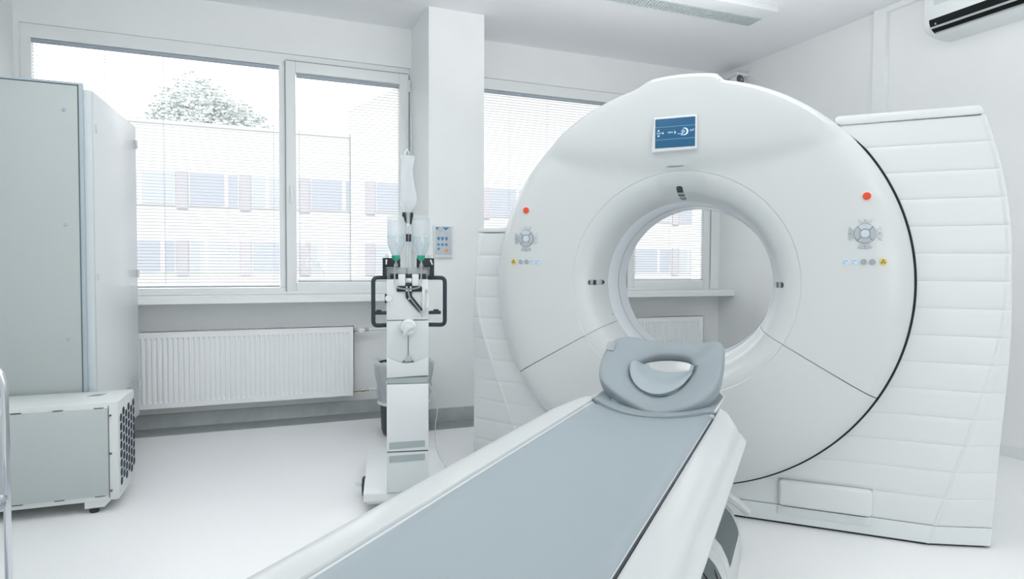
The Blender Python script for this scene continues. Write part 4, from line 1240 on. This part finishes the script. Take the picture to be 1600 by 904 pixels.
# ================================================================== AIR CONDITIONER
A = thing('air_conditioner', 'white wall air conditioner with dark open louvres high on the wall', 'air conditioner', (XR, 2.6, 2.6))
ya0, ya1 = 2.13, 3.05
def acp(zs=1):
    return [(XR, 2.975), (4.20, 2.975), (4.165, 2.955), (4.155, 2.90), (4.150, 2.80), (4.150, 2.76), (4.154, 2.735), (4.166, 2.712), (4.188, 2.694), (4.215, 2.682), (4.26, 2.672), (4.33, 2.664), (XR, 2.662)]
bm = new(); P_ = acp(); c = Vector((XR, 2.83))
def acring(y, k):
    out = []
    for x, z in P_:
        v = Vector((x, z)) - c
        out.append((c.x + v.x * k if x < XR - .001 else XR, c.y + v.y * (k if x < XR - .001 else k)))
    return [bm.verts.new((x, y, z)) for x, z in out]
rows = [acring(y, k) for y, k in ((ya0, .90), (ya0 + .006, .965), (ya0 + .02, 1), (ya1 - .025, 1), (ya1 - .008, .965), (ya1, .90))]
for a, b_ in zip(rows, rows[1:]):
    for k in range(len(a) - 1): bm.faces.new((a[k], a[k + 1], b_[k + 1], b_[k]))
bm.faces.new(rows[0]); bm.faces.new(rows[-1][::-1]); bmesh.ops.recalc_face_normals(bm, faces=bm.faces[:])
obj('body', bm, 'acw', A, ang=40)
def acstrip(t0, t1, y0, y1, lift):
    # strip along the curved lower front, t in arc parameter over the points 5..10
    Q = P_[5:12]; L_ = [0]
    for a, b_ in zip(Q, Q[1:]): L_.append(L_[-1] + math.dist(a, b_))
    def at(t):
        d = t * L_[-1]
        for k in range(len(Q) - 1):
            if d <= L_[k + 1] + 1e-9:
                q = (d - L_[k]) / (L_[k + 1] - L_[k]); a, b_ = Q[k], Q[k + 1]; n_ = Vector((b_[1] - a[1], a[0] - b_[0])).normalized()
                p = Vector(a) * (1 - q) + Vector(b_) * q; return p + n_ * lift
        return Vector(Q[-1])
    b0 = grid(lambda i, j: Vector((at(t0 + (t1 - t0) * i / 5).x, y0 + (y1 - y0) * j, at(t0 + (t1 - t0) * i / 5).y)), 6, 2)
    bmesh.ops.solidify(b0, geom=b0.faces[:], thickness=.0015); return b0
obj('outlet', acstrip(.00, .46, ya0 + .05, ya1 - .055, .0015), 'acseal', A)
obj('louvre_blade', acstrip(.20, .245, ya0 + .052, ya1 - .057, .010), 'acw', A)
obj('louvre_blade', acstrip(.40, .46, ya0 + .052, ya1 - .065, .006), 'acw', A)
bm = new()
for y in (2.46, 2.95):
    add_box(bm, 4.146, 4.158, y - .003, y + .003, 2.718, 2.730)
obj('louvre_pin', bm, 'steel', A)
obj('front_sticker', box(4.1478, 4.1505, 2.35, 2.965, 2.845, 2.93, .0005), 'cabframe', A)

# ================================================================== CEILING LAMP + CAMERA
L_ = thing('ceiling_lamp', 'long white louvred lamp fixed flat on the ceiling', 'ceiling lamp', (3.0, 3.91, ZC))
obj('housing', box(2.10, 3.63, 3.760, 4.060, 3.002, ZC, .004), 'lampbody', L_)
bm = new(); add_box(bm, 2.13, 3.605, 3.905, 4.040, 3.0005, 3.003); obj('reflector', bm, 'diff', L_)
bm = new(); x = 2.135
while x < 3.60:
    add_box(bm, x, x + .004, 3.907, 3.968, 2.993, 3.001); add_box(bm, x + .012, x + .016, 3.977, 4.038, 2.993, 3.001); x += .026
add_box(bm, 2.13, 3.605, 3.9045, 3.907, 2.992, 3.001); add_box(bm, 2.13, 3.605, 3.969, 3.976, 2.992, 3.001); add_box(bm, 2.13, 3.605, 4.038, 4.041, 2.992, 3.001)
obj('louvre', bm, 'lampgrid', L_)
S_ = thing('security_camera', 'small dark-lensed security camera in the ceiling corner', 'camera', (4.30, 4.95, 2.93))
obj('bracket', box(4.24, XR, 4.90, 5.16, 2.925, 2.955, .010, 3), 'injw', S_)
obj('camera_body', lathe([(0, -.03), (.046, -.03), (.050, -.02), (.050, .06), (.04, .07), (0, .07)], 28, (4.285, 4.925, 2.885), 'y'), 'injw', S_)
obj('lens', lathe([(0, -.038), (.030, -.036), (.043, -.030), (0, -.029)], 28, (4.285, 4.925, 2.885), 'y'), 'camdark', S_)
obj('lens_glint', lathe([(0, -.041), (.008, -.040), (.008, -.036), (0, -.036)], 12, (4.291, 4.925, 2.880), 'y'), 'chrome', S_)
obj('infrared_lamp', box(4.255, 4.315, 5.075, 5.13, 2.895, 2.945, .012, 3), 'black', S_)

# ================================================================== LIGHT
SKY = .84
w = bpy.data.worlds.new('overcast_sky'); sc.world = w; w.use_nodes = True
bg = w.node_tree.nodes['Background']; bg.inputs[0].default_value = (.965, .965, .97, 1); bg.inputs[1].default_value = 1.0
nt = w.node_tree; tc = nt.nodes.new('ShaderNodeTexCoord'); sx = nt.nodes.new('ShaderNodeSeparateXYZ'); mr = nt.nodes.new('ShaderNodeMapRange')
mr.inputs['From Min'].default_value = 0; mr.inputs['From Max'].default_value = 1
mr.inputs['To Min'].default_value = SKY; mr.inputs['To Max'].default_value = SKY * 7.5
nt.links.new(tc.outputs['Generated'], sx.inputs[0]); nt.links.new(sx.outputs['Z'], mr.inputs['Value']); nt.links.new(mr.outputs['Result'], bg.inputs[1])
def area(name, loc, size, power, col=(1, 1, 1), rot=(0, 0, 0), portal=False):
    l = bpy.data.lights.new(name, 'AREA'); l.shape = 'RECTANGLE'; l.size, l.size_y = size; l.energy = power; l.color = col
    o = bpy.data.objects.new(name, l); COL.objects.link(o); o.location = loc; o.rotation_euler = rot
    if portal: l.cycles.is_portal = True
    return o
CW = (1.0, .982, .962); DOWN = 2.2; UP = 11; FRONT = 22
for x, y, p in ((1.6, -1.2, .8), (3.0, -1.2, 4.4), (3.5, .1, .4), (-.5, 2.4, 1.0), (.3, 2.9, .8)):
    area('ceiling_fill_light', (x, y, 3.03), (1.2, .4), DOWN * p, CW)  # added fill lamps under the ceiling, out of view, no fixtures modelled
for x, y, z, p in ((.2, -1.3, 2.35, .3), (2.9, -1.0, 2.35, .4), (-.4, 1.1, 2.35, .6), (.1, 2.7, 2.45, 1.4), (1.9, 2.2, 2.35, 1.5), (2.7, 1.8, 2.35, .6), (1.5, .8, 2.35, .6), (2.55, 3.25, 2.1, .75)):
    area('upward_fill_light', (x, y, z), (1.0, .5), UP * p, CW, rot=(pi, 0, 0))  # invented upward fill, unseen, bounced off the ceiling to brighten the room
area('rear_fill_light', (1.2, YF + .03, 1.4), (3.6, 1.5), FRONT, CW, rot=(R(90), 0, 0))  # added frontal fill at the rear wall; there is no window behind it
area('window_portal', (0, YB + .28, 1.85), (2.6, 1.8), 1, rot=(R(-90), 0, 0), portal=True)
area('window_portal', (3.0, YB + .28, 1.85), (2.6, 1.8), 1, rot=(R(-90), 0, 0), portal=True)
s = bpy.data.lights.new('sun', 'SUN'); s.energy = .8; s.angle = R(12); s.color = (1, .99, .97)
so = bpy.data.objects.new('sun', s); COL.objects.link(so)
so.rotation_euler = Vector((.25, 1, -.75)).to_track_quat('-Z', 'Y').to_euler()

sc.view_settings.view_transform = 'Standard'; sc.view_settings.look = 'None'
sc.view_settings.gamma = 1; sc.view_settings.use_curve_mapping = False; sc.view_settings.exposure = .17
sc.cycles.use_denoising = True
sc.cycles.max_bounces = 12; sc.cycles.diffuse_bounces = 6; sc.cycles.transparent_max_bounces = 32
